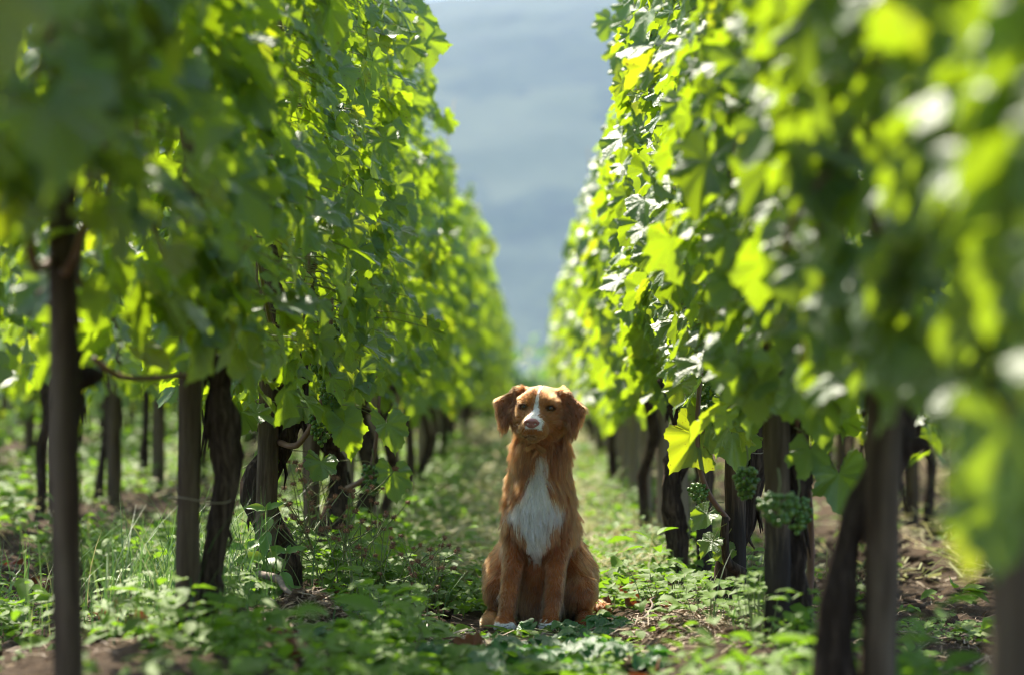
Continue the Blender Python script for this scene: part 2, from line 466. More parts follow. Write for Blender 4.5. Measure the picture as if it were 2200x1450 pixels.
# the air of the valley
HZ = 640.0
def box_mesh(name, a, b):
    V = np.array([(x, y, z) for x in (a[0], b[0]) for y in (a[1], b[1]) for z in (a[2], b[2])], float)
    F = np.array([(0, 1, 3, 2), (4, 6, 7, 5), (0, 4, 5, 1), (2, 3, 7, 6), (0, 2, 6, 4), (1, 5, 7, 3)])
    return make_mesh(name, V, F, None, False)
n = NT('haze'); pv = n.n('ShaderNodeVolumePrincipled')
pv.inputs['Color'].default_value = (0.18, 0.33, 0.62, 1); pv.inputs['Density'].default_value = 0.00029
pv.inputs['Anisotropy'].default_value = 0.0
n.l(pv.outputs[0], n.out.inputs['Volume'])
hz = obj('haze', box_mesh('haze', (-2400, -60, -130), (2400, 3100, HZ))); hz.data.materials.append(n.m)
tag(hz, 'pale blue summer haze filling the valley air', kind='stuff')

# ------------------------------------------------------------------ leaf shapes
HALF = [(0.05, -0.10), (0.12, -0.24), (0.24, -0.34), (0.36, -0.33), (0.46, -0.24), (0.50, -0.12), (0.545, -0.01), (0.53, 0.10), (0.455, 0.17),
        (0.53, 0.26), (0.575, 0.38), (0.51, 0.48), (0.41, 0.53), (0.30, 0.52), (0.29, 0.63), (0.21, 0.74), (0.12, 0.82), (0.0, 0.93)]
def vine_leaf(seed, teeth=True):
    r = np.random.default_rng(seed)
    h = np.array(HALF)
    R_ = h.copy(); L_ = h.copy()[::-1][1:]; L_[:, 0] *= -1
    R_ *= 1 + 0.06 * r.standard_normal(R_.shape); L_ *= 1 + 0.06 * r.standard_normal(L_.shape)
    o = np.concatenate([R_, L_])
    if teeth:
        out = []
        for a, b in zip(o[:-1], o[1:]):
            d = (b - a); nn = np.array([d[1], -d[0]])
            out += [a, a + 0.5 * d - 0.16 * nn]   # notch
        out.append(o[-1]); o = np.array(out)
    else:
        o = o[::2]
    c = np.array([0, 0.07])
    n = len(o)
    rings = [np.repeat(c[None], 1, 0)]
    V2 = [c[None], c + (o - c) * 0.5, o] if teeth else [c[None], o]
    V2 = np.concatenate(V2)
    if teeth:
        k = np.arange(n - 1)
        tris = np.stack([np.zeros(n - 1, int), 1 + k, 2 + k], -1)
        quads = np.stack([1 + k, 1 + n + k, 2 + n + k, 2 + k], -1)
        F = [tris, quads]
    else:
        k = np.arange(n - 1)
        F = [np.stack([np.zeros(n - 1, int), 1 + k, 2 + k], -1)]
    x, y = V2[:, 0], V2[:, 1]
    fold = r.uniform(0.12, 0.4); droop = r.uniform(0.1, 0.55); cup = r.uniform(-0.35, 0.25)
    z = fold * np.abs(x) * 0.6 - droop * np.clip(y, 0, 2) ** 2 * 0.6 - (x ** 2) * cup - 0.4 * np.clip(np.abs(x) - .3, 0, 1) ** 2
    ang = np.arctan2(y, x)
    rad = np.hypot(x, y)
    z = z + 0.075 * rad * np.sin(ang * 5 + r.uniform(0, 6)) + 0.05 * rad * np.sin(ang * 9 + r.uniform(0, 6))
    z = z + 0.04 * (n3(x, y, seed * 1.3, 5, 4) - 0.5)
    V3 = np.stack([x, y, z], -1)
    return V3, F, np.stack([x * 0.85 + 0.5, y * 0.85 + 0.35], -1)

LEAF = [vine_leaf(100 + i) for i in range(14)]
LEAF_LO = [vine_leaf(200 + i, False) for i in range(10)]
LEAF_ME = [make_mesh('vine_leaf', v, f, M['leaf'], True, uv) for v, f, uv in LEAF]

def ovate_leaf(w=0.5, seed=0, teeth=0.0, fold=0.35, droop=0.4, n=5):
    """leaf with base at the origin, tip at y=1"""
    r = np.random.default_rng(seed)
    t = np.linspace(0, 1, n + 2)[1:-1]
    wd = w * np.sin(math.pi * t ** 0.8) ** 0.8
    if teeth: wd = wd * (1 + teeth * (np.arange(n) % 2 * 2 - 1))
    V = [(0, 0, 0)]
    for tt, ww in zip(t, wd):
        zz = -droop * tt ** 2 * 0.5
        V += [(-ww / 2, tt, zz + fold * ww / 2 + 0.03 * r.standard_normal()), (0, tt, zz), (ww / 2, tt, zz + fold * ww / 2 + 0.03 * r.standard_normal())]
    V.append((0, 1, -droop * 0.5))
    V = np.array(V, float)
    F3 = [(0, 2, 1), (0, 3, 2)]; F4 = []
    for k in range(n - 1):
        a = 1 + 3 * k
        F4 += [(a, a + 1, a + 4, a + 3), (a + 1, a + 2, a + 5, a + 4)]
    a = 1 + 3 * (n - 1); e = len(V) - 1
    F3 += [(a, a + 1, e), (a + 1, a + 2, e)]
    return V, [np.array(F3), np.array(F4)], np.stack([V[:, 0] * 0.9 + 0.5, V[:, 1]], -1)

def scatter(bag, templates, which, Rm, loc, scale):
    """instances of leaf templates baked into a Bag (vectorised)"""
    for k, (tv, tf, tuv) in enumerate(templates):
        idx = np.nonzero(which == k)[0]
        if not len(idx): continue
        W = np.einsum('nij,vj->nvi', Rm[idx], tv) * scale[idx][:, None, None] + loc[idx][:, None, :]
        off = (np.arange(len(idx)) * len(tv))
        fs = [(f[None] + off[:, None, None]).reshape(-1, f.shape[1]) for f in tf]
        bag.add(W.reshape(-1, 3), fs, np.tile(tuv, (len(idx), 1)))

# ------------------------------------------------------------------ vines
ORD = ['first', 'second', 'third', 'fourth', 'fifth', 'sixth', 'seventh', 'eighth', 'ninth', 'tenth', 'eleventh', 'twelfth', 'thirteenth', 'fourteenth', 'fifteenth']

def canopy_lims(row, y):
    """bottom and top of the foliage above the row's ground"""
    top = 1.80 + 0.26 * (n3(y, 0, 3.1 if row < 0 else 8.2, 1.1, 5) - 0.5) * 2 + 0.10 * (n3(y, 2, 1, 4, 5) - 0.5)
    bot = 0.52 - 0.06 * sstep(9, 13, y) - 0.16 * sstep(14, 20, y) + 0.16 * (n3(y, 5, 2.2 if row < 0 else 6.1, 1.3, 6) - 0.5) * 2
    return bot, top

def canopy_leaves(rx, y0, y1, count, r, half=0.22, bot_add=0.0, lane=0):
    """leaf frames for one vine: positions, rotation matrices, sizes, importance"""
    y = r.uniform(y0 - 0.12, y1 + 0.12, count)
    b, t = canopy_lims(rx, y)
    zz = r.uniform(0, 1, count)
    z = b + bot_add + (t - b - bot_add) * zz ** 0.92
    side = np.where(r.random(count) < (0.5 if lane == 0 else 0.58), 1, -1) * (1 if lane >= 0 else -1)
    hw = half * (0.45 + 1.1 * n3(y * 1.0, z, side * 3.0, 2.6, 7 + (rx > 0))) * (1 - 0.35 * np.clip((zz - 0.75) / 0.25, 0, 1))
    hw = hw * np.clip(0.55 + zz * 4, 0.55, 1)
    shell = 1 - np.abs(r.normal(0, 0.28, count)); inner = r.random(count) < 0.22
    shell = np.where(inner, r.uniform(-0.4, 0.7, count), shell)
    x = rx + side * hw * shell
    gz = ground_z(np.full(count, rx), y, False)
    pos = np.stack([x, y, gz + z], -1)
    nor = np.stack([side * r.uniform(0.35, 1.0, count), r.normal(-0.12, 0.42, count), r.uniform(0.1, 0.95, count)], -1)
    nor += r.normal(0, 0.22, (count, 3))
    top = zz > 0.9
    nor[top, 2] += 0.5
    tip = np.stack([side * r.uniform(-0.1, 0.5, count), r.normal(0, 0.55, count), -np.ones(count)], -1)
    Rm = frames(tip, nor)
    size = np.clip(r.normal(0.076, 0.019, count), 0.035, 0.122) * np.where(zz > 0.93, 0.75, 1.0)
    vis = side * (-np.sign(rx)) * hw * shell + 0.15 * r.random(count)
    return pos, Rm, size, vis

def stake_mesh(seed, h, rad, mat):
    r = np.random.default_rng(seed)
    n = 26
    zz = np.concatenate([[-0.12], np.linspace(0, h - 0.012, n), [h]])
    lean = r.normal(0, 0.006, 2)
    P = np.stack([lean[0] * zz + 0.004 * np.sin(zz * 3 + seed), lean[1] * zz, zz], -1)
    rr = rad * (1.05 - 0.1 * zz / h + 0.05 * (n3(zz, seed, 0, 4, 2) - .5)); rr[-1] *= 0.86
    V, F = tube(P, rr, 22, 0.12, 22, seed, ridge=0.035)
    return make_mesh('vine_stake', V, F, mat)

def add_stake(x, y, h, rad, mat, label, group, seed, tilt=(0, 0), tie=False):
    z = float(ground_z(x, y, False))
    o = obj('vine_stake', stake_mesh(seed, h, rad, mat), None, (x, y, z))
    o.rotation_euler = (tilt[1], tilt[0], random.uniform(0, 6) if tilt == (0, 0) else 0)
    tag(o, label, 'stake', group)
    return o

def trunk_path(seed, x, y, z0, side, hh):
    r = np.random.default_rng(seed)
    pts = [(side * r.uniform(0.05, 0.09), r.normal(0, 0.03), -0.05), (side * r.uniform(0.045, 0.08), r.normal(0, 0.03), 0.10),
           (side * r.uniform(0.05, 0.1), r.normal(0.02, 0.03), 0.28), (side * r.uniform(0.03, 0.07), r.normal(0.0, 0.03), 0.45 * hh / .62),
           (side * r.uniform(0.05, 0.11), r.normal(0, 0.04), hh)]
    return np.array(pts)

TIE_TORUS = []
def build_vine(rx, y, y0, y1, seed, label, group, mode, count=480, bot_add=0.0, half=0.22, lane=0, side=None, extra=None, trunk_pts=None, trunk_r=(0.031, 0.027), shoots=7):
    r = np.random.default_rng(seed)
    gz = float(ground_z(rx, y, False))
    base = np.array([rx, y, gz])
    v = empty('grape_vine', base, label, 'vine', group)
    side = side if side is not None else (1 if r.random() < 0.5 else -1)
    hh = 0.62 + r.uniform(-0.05, 0.06)
    pts = np.array(trunk_pts) if trunk_pts is not None else trunk_path(seed, rx, y, gz, side, hh)
    if mode != 'near': trunk_r = (0.021, 0.018)
    P = bend(pts, 22 if mode == 'near' else 9)
    rad = np.linspace(trunk_r[0], trunk_r[1], len(P)) * (1 + 0.35 * np.exp(-np.linspace(0, 8, len(P)))) 
    rad = rad * (1 + 0.3 * (n3(P[:, 2], seed, 0, 14, 3) - 0.5) * 2 * 0.7); rad[-2:] *= (1.15, 0.8)
    bg_ = Bag()
    Vt, Ft = tube(P, rad, 18 if mode == 'near' else 8, 0.28, 26, seed, ridge=0.3); bg_.add(Vt, Ft)
    if mode == 'near':   # peeling bark strips and the knobbly spurs of an old vine
        for k in range(26):
            i = r.integers(2, len(P) - 3); a = r.uniform(0, 6.28); d = np.array([math.cos(a), math.sin(a), 0])
            p0 = P[i] + d * rad[i] * 0.95
            L = r.uniform(0.03, 0.09)
            q = np.array([p0, p0 + np.array([d[0] * .008, d[1] * .008, -L * .5]), p0 + np.array([d[0] * r.uniform(.0, .022), d[1] * .012, -L])])
            Vs, Fs = tube(q, [0.0045, 0.004, 0.0012], 4); bg_.add(Vs, Fs)
        for k in range(5):
            a = r.uniform(0, 6.28); d = np.array([math.cos(a), math.sin(a), r.uniform(0, .8)]); i = r.integers(len(P) - 8, len(P) - 1)
            Vs, Fs = tube(np.array([P[i], P[i] + d * 0.035, P[i] + d * 0.055]), [0.022, 0.016, 0.006], 7, 0.3, 50, seed + k); bg_.add(Vs, Fs)
    obj('trunk', bg_.mesh('trunk', M['bark']), v)
    # shoots rising through the leaves
    ns = shoots if mode == 'near' else 2
    head = P[-1]
    for k in range(ns):
        yy = (k + 0.5) / ns * (y1 - y0) + y0 - y + r.normal(0, 0.05)
        b, t = canopy_lims(rx, np.array([y + yy])); t = float(t[0]) + r.uniform(-0.1, 0.16)
        xo = float(np.clip(r.normal(0, 0.08), -0.13, 0.13))
        p = [head, (head[0] * .6 + xo * .3, head[1] * .4 + yy * .6, hh + 0.07), (xo * .8, yy, hh + 0.26), (xo + r.normal(0, .05), yy + r.normal(0, .06), 0.5 * (hh + t)), (xo * 1.4 + r.normal(0, .05), yy + r.normal(0, .08), t)]
        Vs, Fs = tube(bend(p, 14 if mode == 'near' else 6), np.linspace(0.0062, 0.0022, 14 if mode == 'near' else 6), 6 if mode == 'near' else 4)
        obj('shoot', make_mesh('shoot', Vs, Fs, M['cane'] if k % 2 == 0 else M['shoot']), v)
    pos, Rm, size, vis = canopy_leaves(rx, y0, y1, count, r, half, bot_add, lane)
    if extra is not None:
        ep, en, et, es = [np.array(e, float) for e in zip(*extra)]
        pos = np.concatenate([ep, pos]); Rm = np.concatenate([frames(et, en), Rm]); size = np.concatenate([es, size]); vis = np.concatenate([np.full(len(es), 9.0), vis])
    # stray sprigs that leave the hedge line
    sp_pos, sp_tip, sp_nor, sp_size = [], [], [], []
    for k in range(4 if lane else 2):
        sdn = (-np.sign(rx)) if r.random() < 0.75 else np.sign(rx)
        yy = r.uniform(y0, y1); b_, t_ = canopy_lims(rx, np.array([yy])); up = r.random() < 0.45
        zz = float(t_[0]) - 0.05 if up else r.uniform(0.95, float(t_[0]) - 0.1)
        g0 = float(ground_z(rx, yy, False))
        st_ = np.array([rx + sdn * (0.04 if up else 0.12), yy, g0 + zz])
        dr = np.array([sdn * r.uniform(0.0, 0.35), r.normal(0, .4), 1.0]) if up else np.array([sdn * r.uniform(0.5, 0.9), r.normal(-0.1, .5), r.uniform(0.2, 0.9)])
        ln = r.uniform(0.2, 0.4) if up else r.uniform(0.09, 0.19); dr = dr / np.linalg.norm(dr)
        P_ = bend([st_, st_ + dr * ln * .55, st_ + dr * ln + np.array([0, 0, -0.03])], 8)
        Vs, Fs = tube(P_ - base, np.linspace(0.003, 0.001, 8), 5); obj('sprig', make_mesh('sprig', Vs, Fs, M['shoot']), v)
        for q in range(7):
            t = 0.2 + 0.8 * q / 6; p_ = P_[min(7, int(t * 7))]; sg = 1 if q % 2 else -1
            a = np.cross(dr, [0, 0, 1.0]) * sg + np.array([0, 0, -0.5]) + r.normal(0, .25, 3)
            sp_pos.append(p_ + 0.02 * a); sp_tip.append(a); sp_nor.append(np.array([sdn * .3, -.35, 0.8]) + r.normal(0, .3, 3)); sp_size.append(0.085 * (1.05 - 0.6 * t) * r.uniform(.85, 1.2))
    pos = np.concatenate([pos, np.array(sp_pos)]); Rm = np.concatenate([Rm, frames(np.array(sp_tip), np.array(sp_nor))]); size = np.concatenate([size, np.array(sp_size)]); vis = np.concatenate([vis, np.full(len(sp_size), 5.0)])
    loc = pos - base
    if mode == 'near':
        order = np.argsort(-vis); solo = order[:290]; rest = order[290:]
        for i in solo:
            o = bpy.data.objects.new('leaf', LEAF_ME[int(r.integers(len(LEAF_ME)))])
            m = Matrix([list(Rm[i][0] * size[i]) + [loc[i][0]], list(Rm[i][1] * size[i]) + [loc[i][1]], list(Rm[i][2] * size[i]) + [loc[i][2]], [0, 0, 0, 1]])
            o.matrix_basis = m
            COL.objects.link(o); o.parent = v
        # leaf stalks of the lane-side leaves
        bp = Bag()
        for i in order[:200]:
            a = loc[i]; back = np.array([0.0, 0, 0]); back[0] = 0.55 * (0 - a[0]); 
            e = a + np.array([back[0], r.normal(0, .02), 0.02 + abs(r.normal(0, .02))])
            Vs, Fs = tube(np.array([a, 0.5 * (a + e) + (0, 0, 0.012), e]), [0.0012, 0.0013, 0.0016], 3, cap=False); bp.add(Vs, Fs)
        o = obj('leaf_stalks', bp.mesh('leaf_stalks', M['petiole']), v); o['kind'] = 'stuff'
    else:
        rest = np.arange(len(loc))
    if len(rest):
        bl = Bag()
        T = LEAF if mode == 'near' else LEAF_LO
        scatter(bl, T, r.integers(0, len(T), len(rest)), Rm[rest], loc[rest], size[rest] * (1.0 if mode == 'near' else 1.2))
        o = obj('foliage', bl.mesh('foliage', M['leaf'] if mode == 'near' else M['leaf_far']), v); o['kind'] = 'stuff'
    return v, base

# grape bunches -------------------------------------------------------------
def icosphere():
    import bmesh
    bm = bmesh.new(); bmesh.ops.create_icosphere(bm, subdivisions=2, radius=1.0)
    V = np.array([v.co[:] for v in bm.verts]); F = np.array([[v.index for v in f.verts] for f in bm.faces]); bm.free(); return V, F
ICO_V, ICO_F = icosphere()
GRAPE_ME = make_mesh('grape', ICO_V, ICO_F, M['grape'])
def bunch(v, base, world_top, length, width, seed, solo=True, grape=0.0054):
    r = np.random.default_rng(seed)
    top = np.array(world_top) - base
    st = Bag()
    Vs, Fs = tube(bend([top + (0, 0, .05), top + (0.004, 0, 0.02), top, top - (0, 0, length * .5), top - (0, 0, length * .9)], 9), np.linspace(0.0022, 0.001, 9), 5); st.add(Vs, Fs)
    c = obj('grape_bunch', st.mesh('grape_bunch', M['stem']), v)
    pts = []
    tries = 0
    while len(pts) < 70 and tries < 3000:
        tries += 1
        t = r.random(); a = r.uniform(0, 6.28)
        rr = width * 0.5 * (math.sin(math.pi * min(1, 0.22 + t * 0.75)) ** 0.8) * r.uniform(0.55, 1.0)
        p = top + np.array([rr * math.cos(a), rr * math.sin(a), -t * length])
        if all(np.linalg.norm(p - q) > grape * 1.75 for q in pts): pts.append(p)
    if solo:
        for p in pts:
            o = bpy.data.objects.new('grape', GRAPE_ME); o.location = p
            s = grape * r.uniform(0.85, 1.15); o.scale = (s, s, s * r.uniform(1.0, 1.1)); COL.objects.link(o); o.parent = c
    else:
        b = Bag()
        for p in pts: b.add(ICO_V * grape * r.uniform(0.85, 1.15) + p, ICO_F)
        o = obj('grapes', b.mesh('grapes', M['grape']), c); o['kind'] = 'stuff'

def at(px, py, d):
    """world point seen at a photograph pixel (2200 wide) at distance d"""
    s = 5194.0 / d
    return np.array([(px - 1150) / s, d, CAM_Z + (945 - py) / s])

LEFT_D = [2.35, 3.6, 4.82, 6.2, 7.5, 8.85, 10.2, 11.9, 13.4]
RIGHT_D = [1.55, 2.6, 3.68, 5.14, 6.18, 7.36, 8.5, 9.7, 11.0, 12.4, 13.9]
def extend(L, end=44, step=1.25):
    L = list(L)
    while L[-1] < end: L.append(L[-1] + step)
    return L
LEFT_ALL, RIGHT_ALL = extend(LEFT_D), extend(RIGHT_D)

# hero leaves: (position, normal, tip direction, size)
hero_left = [
    (at(738, 905, 6.0), (0.55, -0.8, 0.25), (0.35, 0, -1), 0.105), (at(690, 990, 6.25), (0.2, -0.6, 0.6), (-0.2, 0, -1), 0.085),
    (at(650, 860, 6.15), (0.1, -0.8, 0.5), (-0.5, 0, -1), 0.10), (at(830, 905, 6.5), (0.5, -0.7, 0.4), (0.1, 0, -1), 0.105),
    (at(845, 1010, 7.0), (0.5, -0.7, 0.4), (-0.1, 0, -1), 0.11), (at(800, 1150, 7.0), (0.3, -0.8, 0.3), (0.0, 0, -1), 0.12),
    (at(575, 985, 6.25), (-0.4, -0.8, 0.3), (-0.2, 0, -1), 0.075), (at(770, 790, 6.1), (0.4, -0.7, 0.4), (0.3, 0, -1), 0.10),
]
hero_over_left = [(at(px, py, d), n_, t_, sz) for px, py, d, n_, t_, sz in (
    (890, 20, 7.5, (0.5, -0.6, 0.6), (0.2, 0, -1), 0.12), (908, 75, 7.5, (0.3, -0.8, 0.4), (0.1, 0, -1), 0.13), (880, 95, 7.45, (0.2, -0.7, 0.5), (-0.2, 0, -1), 0.11), (855, 40, 7.4, (0.3, -0.6, 0.7), (0, 0, -1), 0.12),
    (840, 0, 7.4, (0.3, -0.5, 0.7), (0.2, 0, -1), 0.12), (860, -20, 7.5, (0.4, -0.5, 0.7), (0.3, 0, -1), 0.12), (845, 85, 7.4, (0.4, -0.6, 0.5), (0.2, 0, -1), 0.10))]
hero_over_right = [(at(px, py, d), n_, t_, sz) for px, py, d, n_, t_, sz in (
    (1315, 35, 8.4, (-0.4, -0.7, 0.5), (-0.2, 0, -1), 0.11), (1340, 95, 8.4, (-0.4, -0.7, 0.5), (-0.1, 0, -1), 0.12), (1345, 40, 8.3, (-0.3, -0.7, 0.6), (0.2, 0, -1), 0.10), (1360, 0, 8.3, (-0.3, -0.7, 0.6), (-0.3, 0, -1), 0.11), (1345, 135, 8.4, (-0.4, -0.6, 0.5), (0, 0, -1), 0.10))]
hero_right = [
    (at(1505, 930, 6.0), (-0.15, -0.95, 0.15), (-0.6, -0.05, -0.7), 0.135), (at(1570, 925, 6.05), (0.25, -0.85, 0.35), (0.1, 0, -1), 0.125),
    (at(1520, 1100, 6.1), (-0.3, -0.7, 0.6), (-0.5, 0, -0.8), 0.07), (at(1530, 1160, 6.1), (-0.2, -0.6, 0.7), (-0.4, 0, -1), 0.06),
    (at(1560, 780, 6.05), (-0.6, -0.6, 0.6), (-0.3, 0, -1), 0.10), (at(1520, 810, 6.1), (-0.5, -0.7, 0.5), (-0.2, 0, -1), 0.095),
    (at(1555, 1180, 6.15), (-0.2, -0.7, 0.5), (0.2, 0, -1), 0.055), (at(1470, 590, 6.1), (-0.6, -0.5, 0.6), (-0.6, 0, -0.7), 0.13),
    (at(1430, 500, 6.2), (-0.7, -0.6, 0.4), (-0.3, 0, -1), 0.12), (at(1420, 330, 6.3), (-0.6, -0.5, 0.6), (-0.3, 0, -1), 0.115),
]
hero_near_right = [(at(1760, 830, 4.6), (-0.3, -0.8, 0.4), (0.1, 0, -1), 0.13), (at(1800, 1010, 5.2), (-0.1, -0.8, 0.4), (0.1, 0, -1), 0.12), (at(1740, 960, 5.0), (-0.3, -0.7, 0.5), (0, 0, -1), 0.09)]
hero_close_right = [(at(2070, 1080, 2.35), (0.75, -0.5, 0.2), (-0.05, 0, -1), 0.09), (at(2160, 900, 2.2), (-0.2, -0.8, 0.4), (0, 0, -1), 0.10), (at(2150, 1050, 2.3), (-0.3, -0.7, 0.4), (0, 0, -1), 0.10)]

def row_span(L, i):
    a = (L[i - 1] + L[i]) / 2 if i else L[i] - 0.6
    b = (L[i] + L[i + 1]) / 2 if i + 1 < len(L) else L[i] + 0.6
    return a, b

VINES = {}
for rowname, L in (('left', LEFT_ALL), ('right', RIGHT_ALL)):
    rx = ROW_X[rowname]
    for i, d in enumerate(L):
        y0, y1 = row_span(L, i)
        near = d < 9.2
        nth = ORD[i] if i < len(ORD) else None
        if d < 15:
            lab = '%s grape vine from the camera in the row on the %s of the dog' % (nth, rowname)
            slab = '%s wooden stake from the camera in the row on the %s of the dog' % (nth, rowname)
        else:
            lab = 'blurred grape vine near the far end of the row on the %s of the dog' % rowname
            slab = 'blurred wooden stake near the far end of the row on the %s of the dog' % rowname
        kw = {}
        if rowname == 'left':
            kw['bot_add'] = {0: 0.16, 1: 0.14, 2: 0.05}.get(i, 0.0); kw['half'] = 0.19 if i < 2 else 0.22
            if i == 3: kw.update(extra=hero_left, trunk_r=(0.04, 0.032), trunk_pts=[(0.045, 0.05, -0.05), (0.03, 0.06, 0.12), (-0.03, 0.06, 0.26), (0.035, 0.05, 0.40), (0.07, 0.02, 0.50), (0.06, 0.0, 0.62)])
            if i == 2: kw.update(trunk_pts=[(0.03, 0.03, -0.05), (0.035, 0.03, 0.1), (0.07, 0.03, 0.34), (0.055, 0.02, 0.5), (0.05, 0.02, 0.72)], trunk_r=(0.022, 0.026))
            if i == 4: kw.update(half=0.28, extra=hero_over_left)
            if i == 5: kw.update(half=0.26)
            if i == 1: kw.update(trunk_pts=[(-0.03, 0.16, -0.05), (-0.035, 0.15, 0.2), (-0.03, 0.14, 0.45), (-0.04, 0.12, 0.7)], trunk_r=(0.015, 0.014))
        else:
            kw['bot_add'] = {0: 0.06, 1: -0.04}.get(i, 0.0); kw['half'] = 0.17 if i < 3 else 0.21
            if i == 4: kw.update(extra=hero_right, trunk_pts=[(-0.02, 0.05, -0.05), (-0.02, 0.04, 0.1), (0.03, 0.05, 0.26), (0.045, 0.04, 0.42), (0.035, 0.03, 0.6)], trunk_r=(0.034, 0.03))
            if i == 3: kw.update(extra=hero_near_right, trunk_pts=[(0.045, 0.05, -0.05), (0.05, 0.05, 0.1), (0.04, 0.06, 0.25), (0.05, 0.05, 0.4), (0.04, 0.04, 0.6)])
            if i == 2: kw.update(trunk_pts=[(-0.05, 0.0, -0.05), (-0.055, 0.0, 0.12), (-0.03, 0.02, 0.3), (0.045, 0.05, 0.45), (0.0, 0.05, 0.66)], trunk_r=(0.030, 0.024))
            if i == 1: kw.update(extra=hero_close_right)
            if i == 6: kw.update(extra=hero_over_right)
        v, base = build_vine(rx, d, y0, y1, 1000 + i + (500 if rowname == 'right' else 0), lab, 'vines in the row on the %s of the dog' % rowname,
                             'near' if near else 'far', int((760 if d < 4.3 else 580 if near else 300 if d < 20 else 250) * (y1 - y0) / 1.25), lane=(1 if rowname == 'left' else -1), **kw)
        VINES[rowname, i] = (v, base)
        tilt = (0, 0); rad = 0.0255 + 0.002 * math.sin(i * 2.3)
        if rowname == 'right' and i == 2: tilt = (0.04, 0); rad = 0.027
        if rowname == 'left' and i == 1: tilt = (-0.012, 0); rad = 0.0215
        if rowname == 'left' and i == 3: tilt = (0.008, 0)
        add_stake(rx, d, (1.62 if i % 3 else 1.5), rad, M['wood_stained'] if rowname == 'right' and i in (3, 4, 5) else M['wood_brightened'] if d > 8 else M['wood'], slab,
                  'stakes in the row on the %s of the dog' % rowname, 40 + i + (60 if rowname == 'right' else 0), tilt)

# rows further out, seen below the leaves
for rowname, start, end, words in (('outer_left', 7.2, 27, 'second row to the left'), ('outermost_left', 12.2, 28, 'third row to the left'),
                                   ('far_left', 18.5, 37, 'fourth row to the left'), ('farthest_left', 23.5, 43, 'fifth row to the left'),
                                   ('outer_right', 7.4, 27, 'second row to the right'), ('outermost_right', 12.5, 30, 'third row to the right'), ('far_right', 18.5, 37, 'fourth row to the right'), ('farthest_right', 24, 43, 'fifth row to the right')):
    rx = ROW_X[rowname]
    L = list(np.arange(start, end, 1.27) + (0.3 if 'most' in rowname else 0.15 if 'far' in rowname else 0))
    for i, d in enumerate(L):
        y0, y1 = row_span(L, i)
        if d < 15 and i < 7:
            lab = '%s visible grape vine in the %s of the dog' % (ORD[i], words); slab = '%s visible stake in the %s of the dog' % (ORD[i], words)
        else:
            lab = 'dim distant grape vine in the %s of the dog' % words; slab = 'dim distant stake in the %s of the dog' % words
        build_vine(rx, d, y0, y1, 4000 + i * 7 + int(rx * 100), lab, 'vines in the ' + words, 'far', 240, bot_add=(-0.02 if rowname == 'outer_left' else -0.16), half=0.25)
        add_stake(rx, d, 1.5, 0.032, M['wood'], slab, 'stakes in the ' + words, 900 + i + int(rx * 50))

# the curved cane, bunches and ties of the vines in focus
v, base = VINES['right', 4]
P = bend([at(1562, 1115, 6.12), at(1522, 1060, 6.04), at(1500, 985, 6.0), at(1501, 850, 6.0), at(1522, 710, 6.02), at(1560, 560, 6.08), at(1590, 380, 6.12)], 30)
Vs, Fs = tube(P - base, np.linspace(0.0075, 0.004, 30), 8, 0.12, 60, 3); obj('cane', make_mesh('cane', Vs, Fs, M['cane']), v)
P = bend([at(1595, 1230, 6.14), at(1560, 1200, 6.12), at(1556, 1110, 6.1)], 10)
Vs, Fs = tube(P - base, np.linspace(0.016, 0.010, 10), 8, 0.3, 40, 5); obj('cane', make_mesh('cane', Vs, Fs, M['bark']), v)
bunch(v, base, at(1500, 1040, 6.03), 0.045, 0.05, 1, True)
bunch(v, base, at(1535, 830, 6.03), 0.11, 0.07, 2, True)
bunch(v, base, at(1610, 640, 6.0), 0.07, 0.075, 3, True)
v2, b2 = VINES['right', 3]
bunch(v2, b2, at(1602, 1005, 5.35), 0.07, 0.054, 4, True)
bunch(v2, b2, at(1712, 1070, 5.0), 0.07, 0.06, 5, False)
bunch(v2, b2, at(1670, 1060, 4.7), 0.06, 0.08, 6, False)
P = bend([at(1735, 1290, 5.35), at(1740, 1150, 5.3), at(1728, 1000, 5.2), at(1700, 820, 5.1), at(1690, 650, 5.1)], 16)
Vs, Fs = tube(P - b2, np.linspace(0.009, 0.005, 16), 8, 0.15, 60, 3); obj('cane', make_mesh('cane', Vs, Fs, M['cane']), v2)
v, base = VINES['left', 3]
for k, (px, py, d, ln, w) in enumerate([(712, 815, 6.02, 0.085, 0.062), (690, 880, 6.08, 0.09, 0.06), (722, 700, 6.05, 0.07, 0.05), (690, 760, 6.1, 0.06, 0.05)]):
    bunch(v, base, at(px, py, d), ln, w, 20 + k, True)
P = bend([at(600, 950, 6.2), at(640, 955, 6.12), at(680, 890, 6.08), at(705, 790, 6.08), at(712, 640, 6.08)], 18)
Vs, Fs = tube(P - base, np.linspace(0.0085, 0.005, 18), 8, 0.15, 60, 8); obj('cane', make_mesh('cane', Vs, Fs, M['cane']), v)
v3, b3 = VINES['left', 4]
bunch(v3, b3, at(800, 1000, 7.1), 0.085, 0.065, 30, False)
P = bend([at(745, 1050, 7.3), at(790, 1020, 7.15), at(808, 950, 7.1), at(815, 850, 7.1)], 12)
Vs, Fs = tube(P - b3, np.linspace(0.009, 0.005, 12), 6); obj('cane', make_mesh('cane', Vs, Fs, M['cane']), v3)
v1, b1 = VINES['left', 1]
P = bend([at(200, 770, 4.1), at(255, 808, 4.2), at(330, 812, 4.4), at(400, 805, 4.7)], 12)
Vs, Fs = tube(P - b1, 0.0055, 6); obj('cane', make_mesh('cane', Vs, Fs, M['cane']), v1)
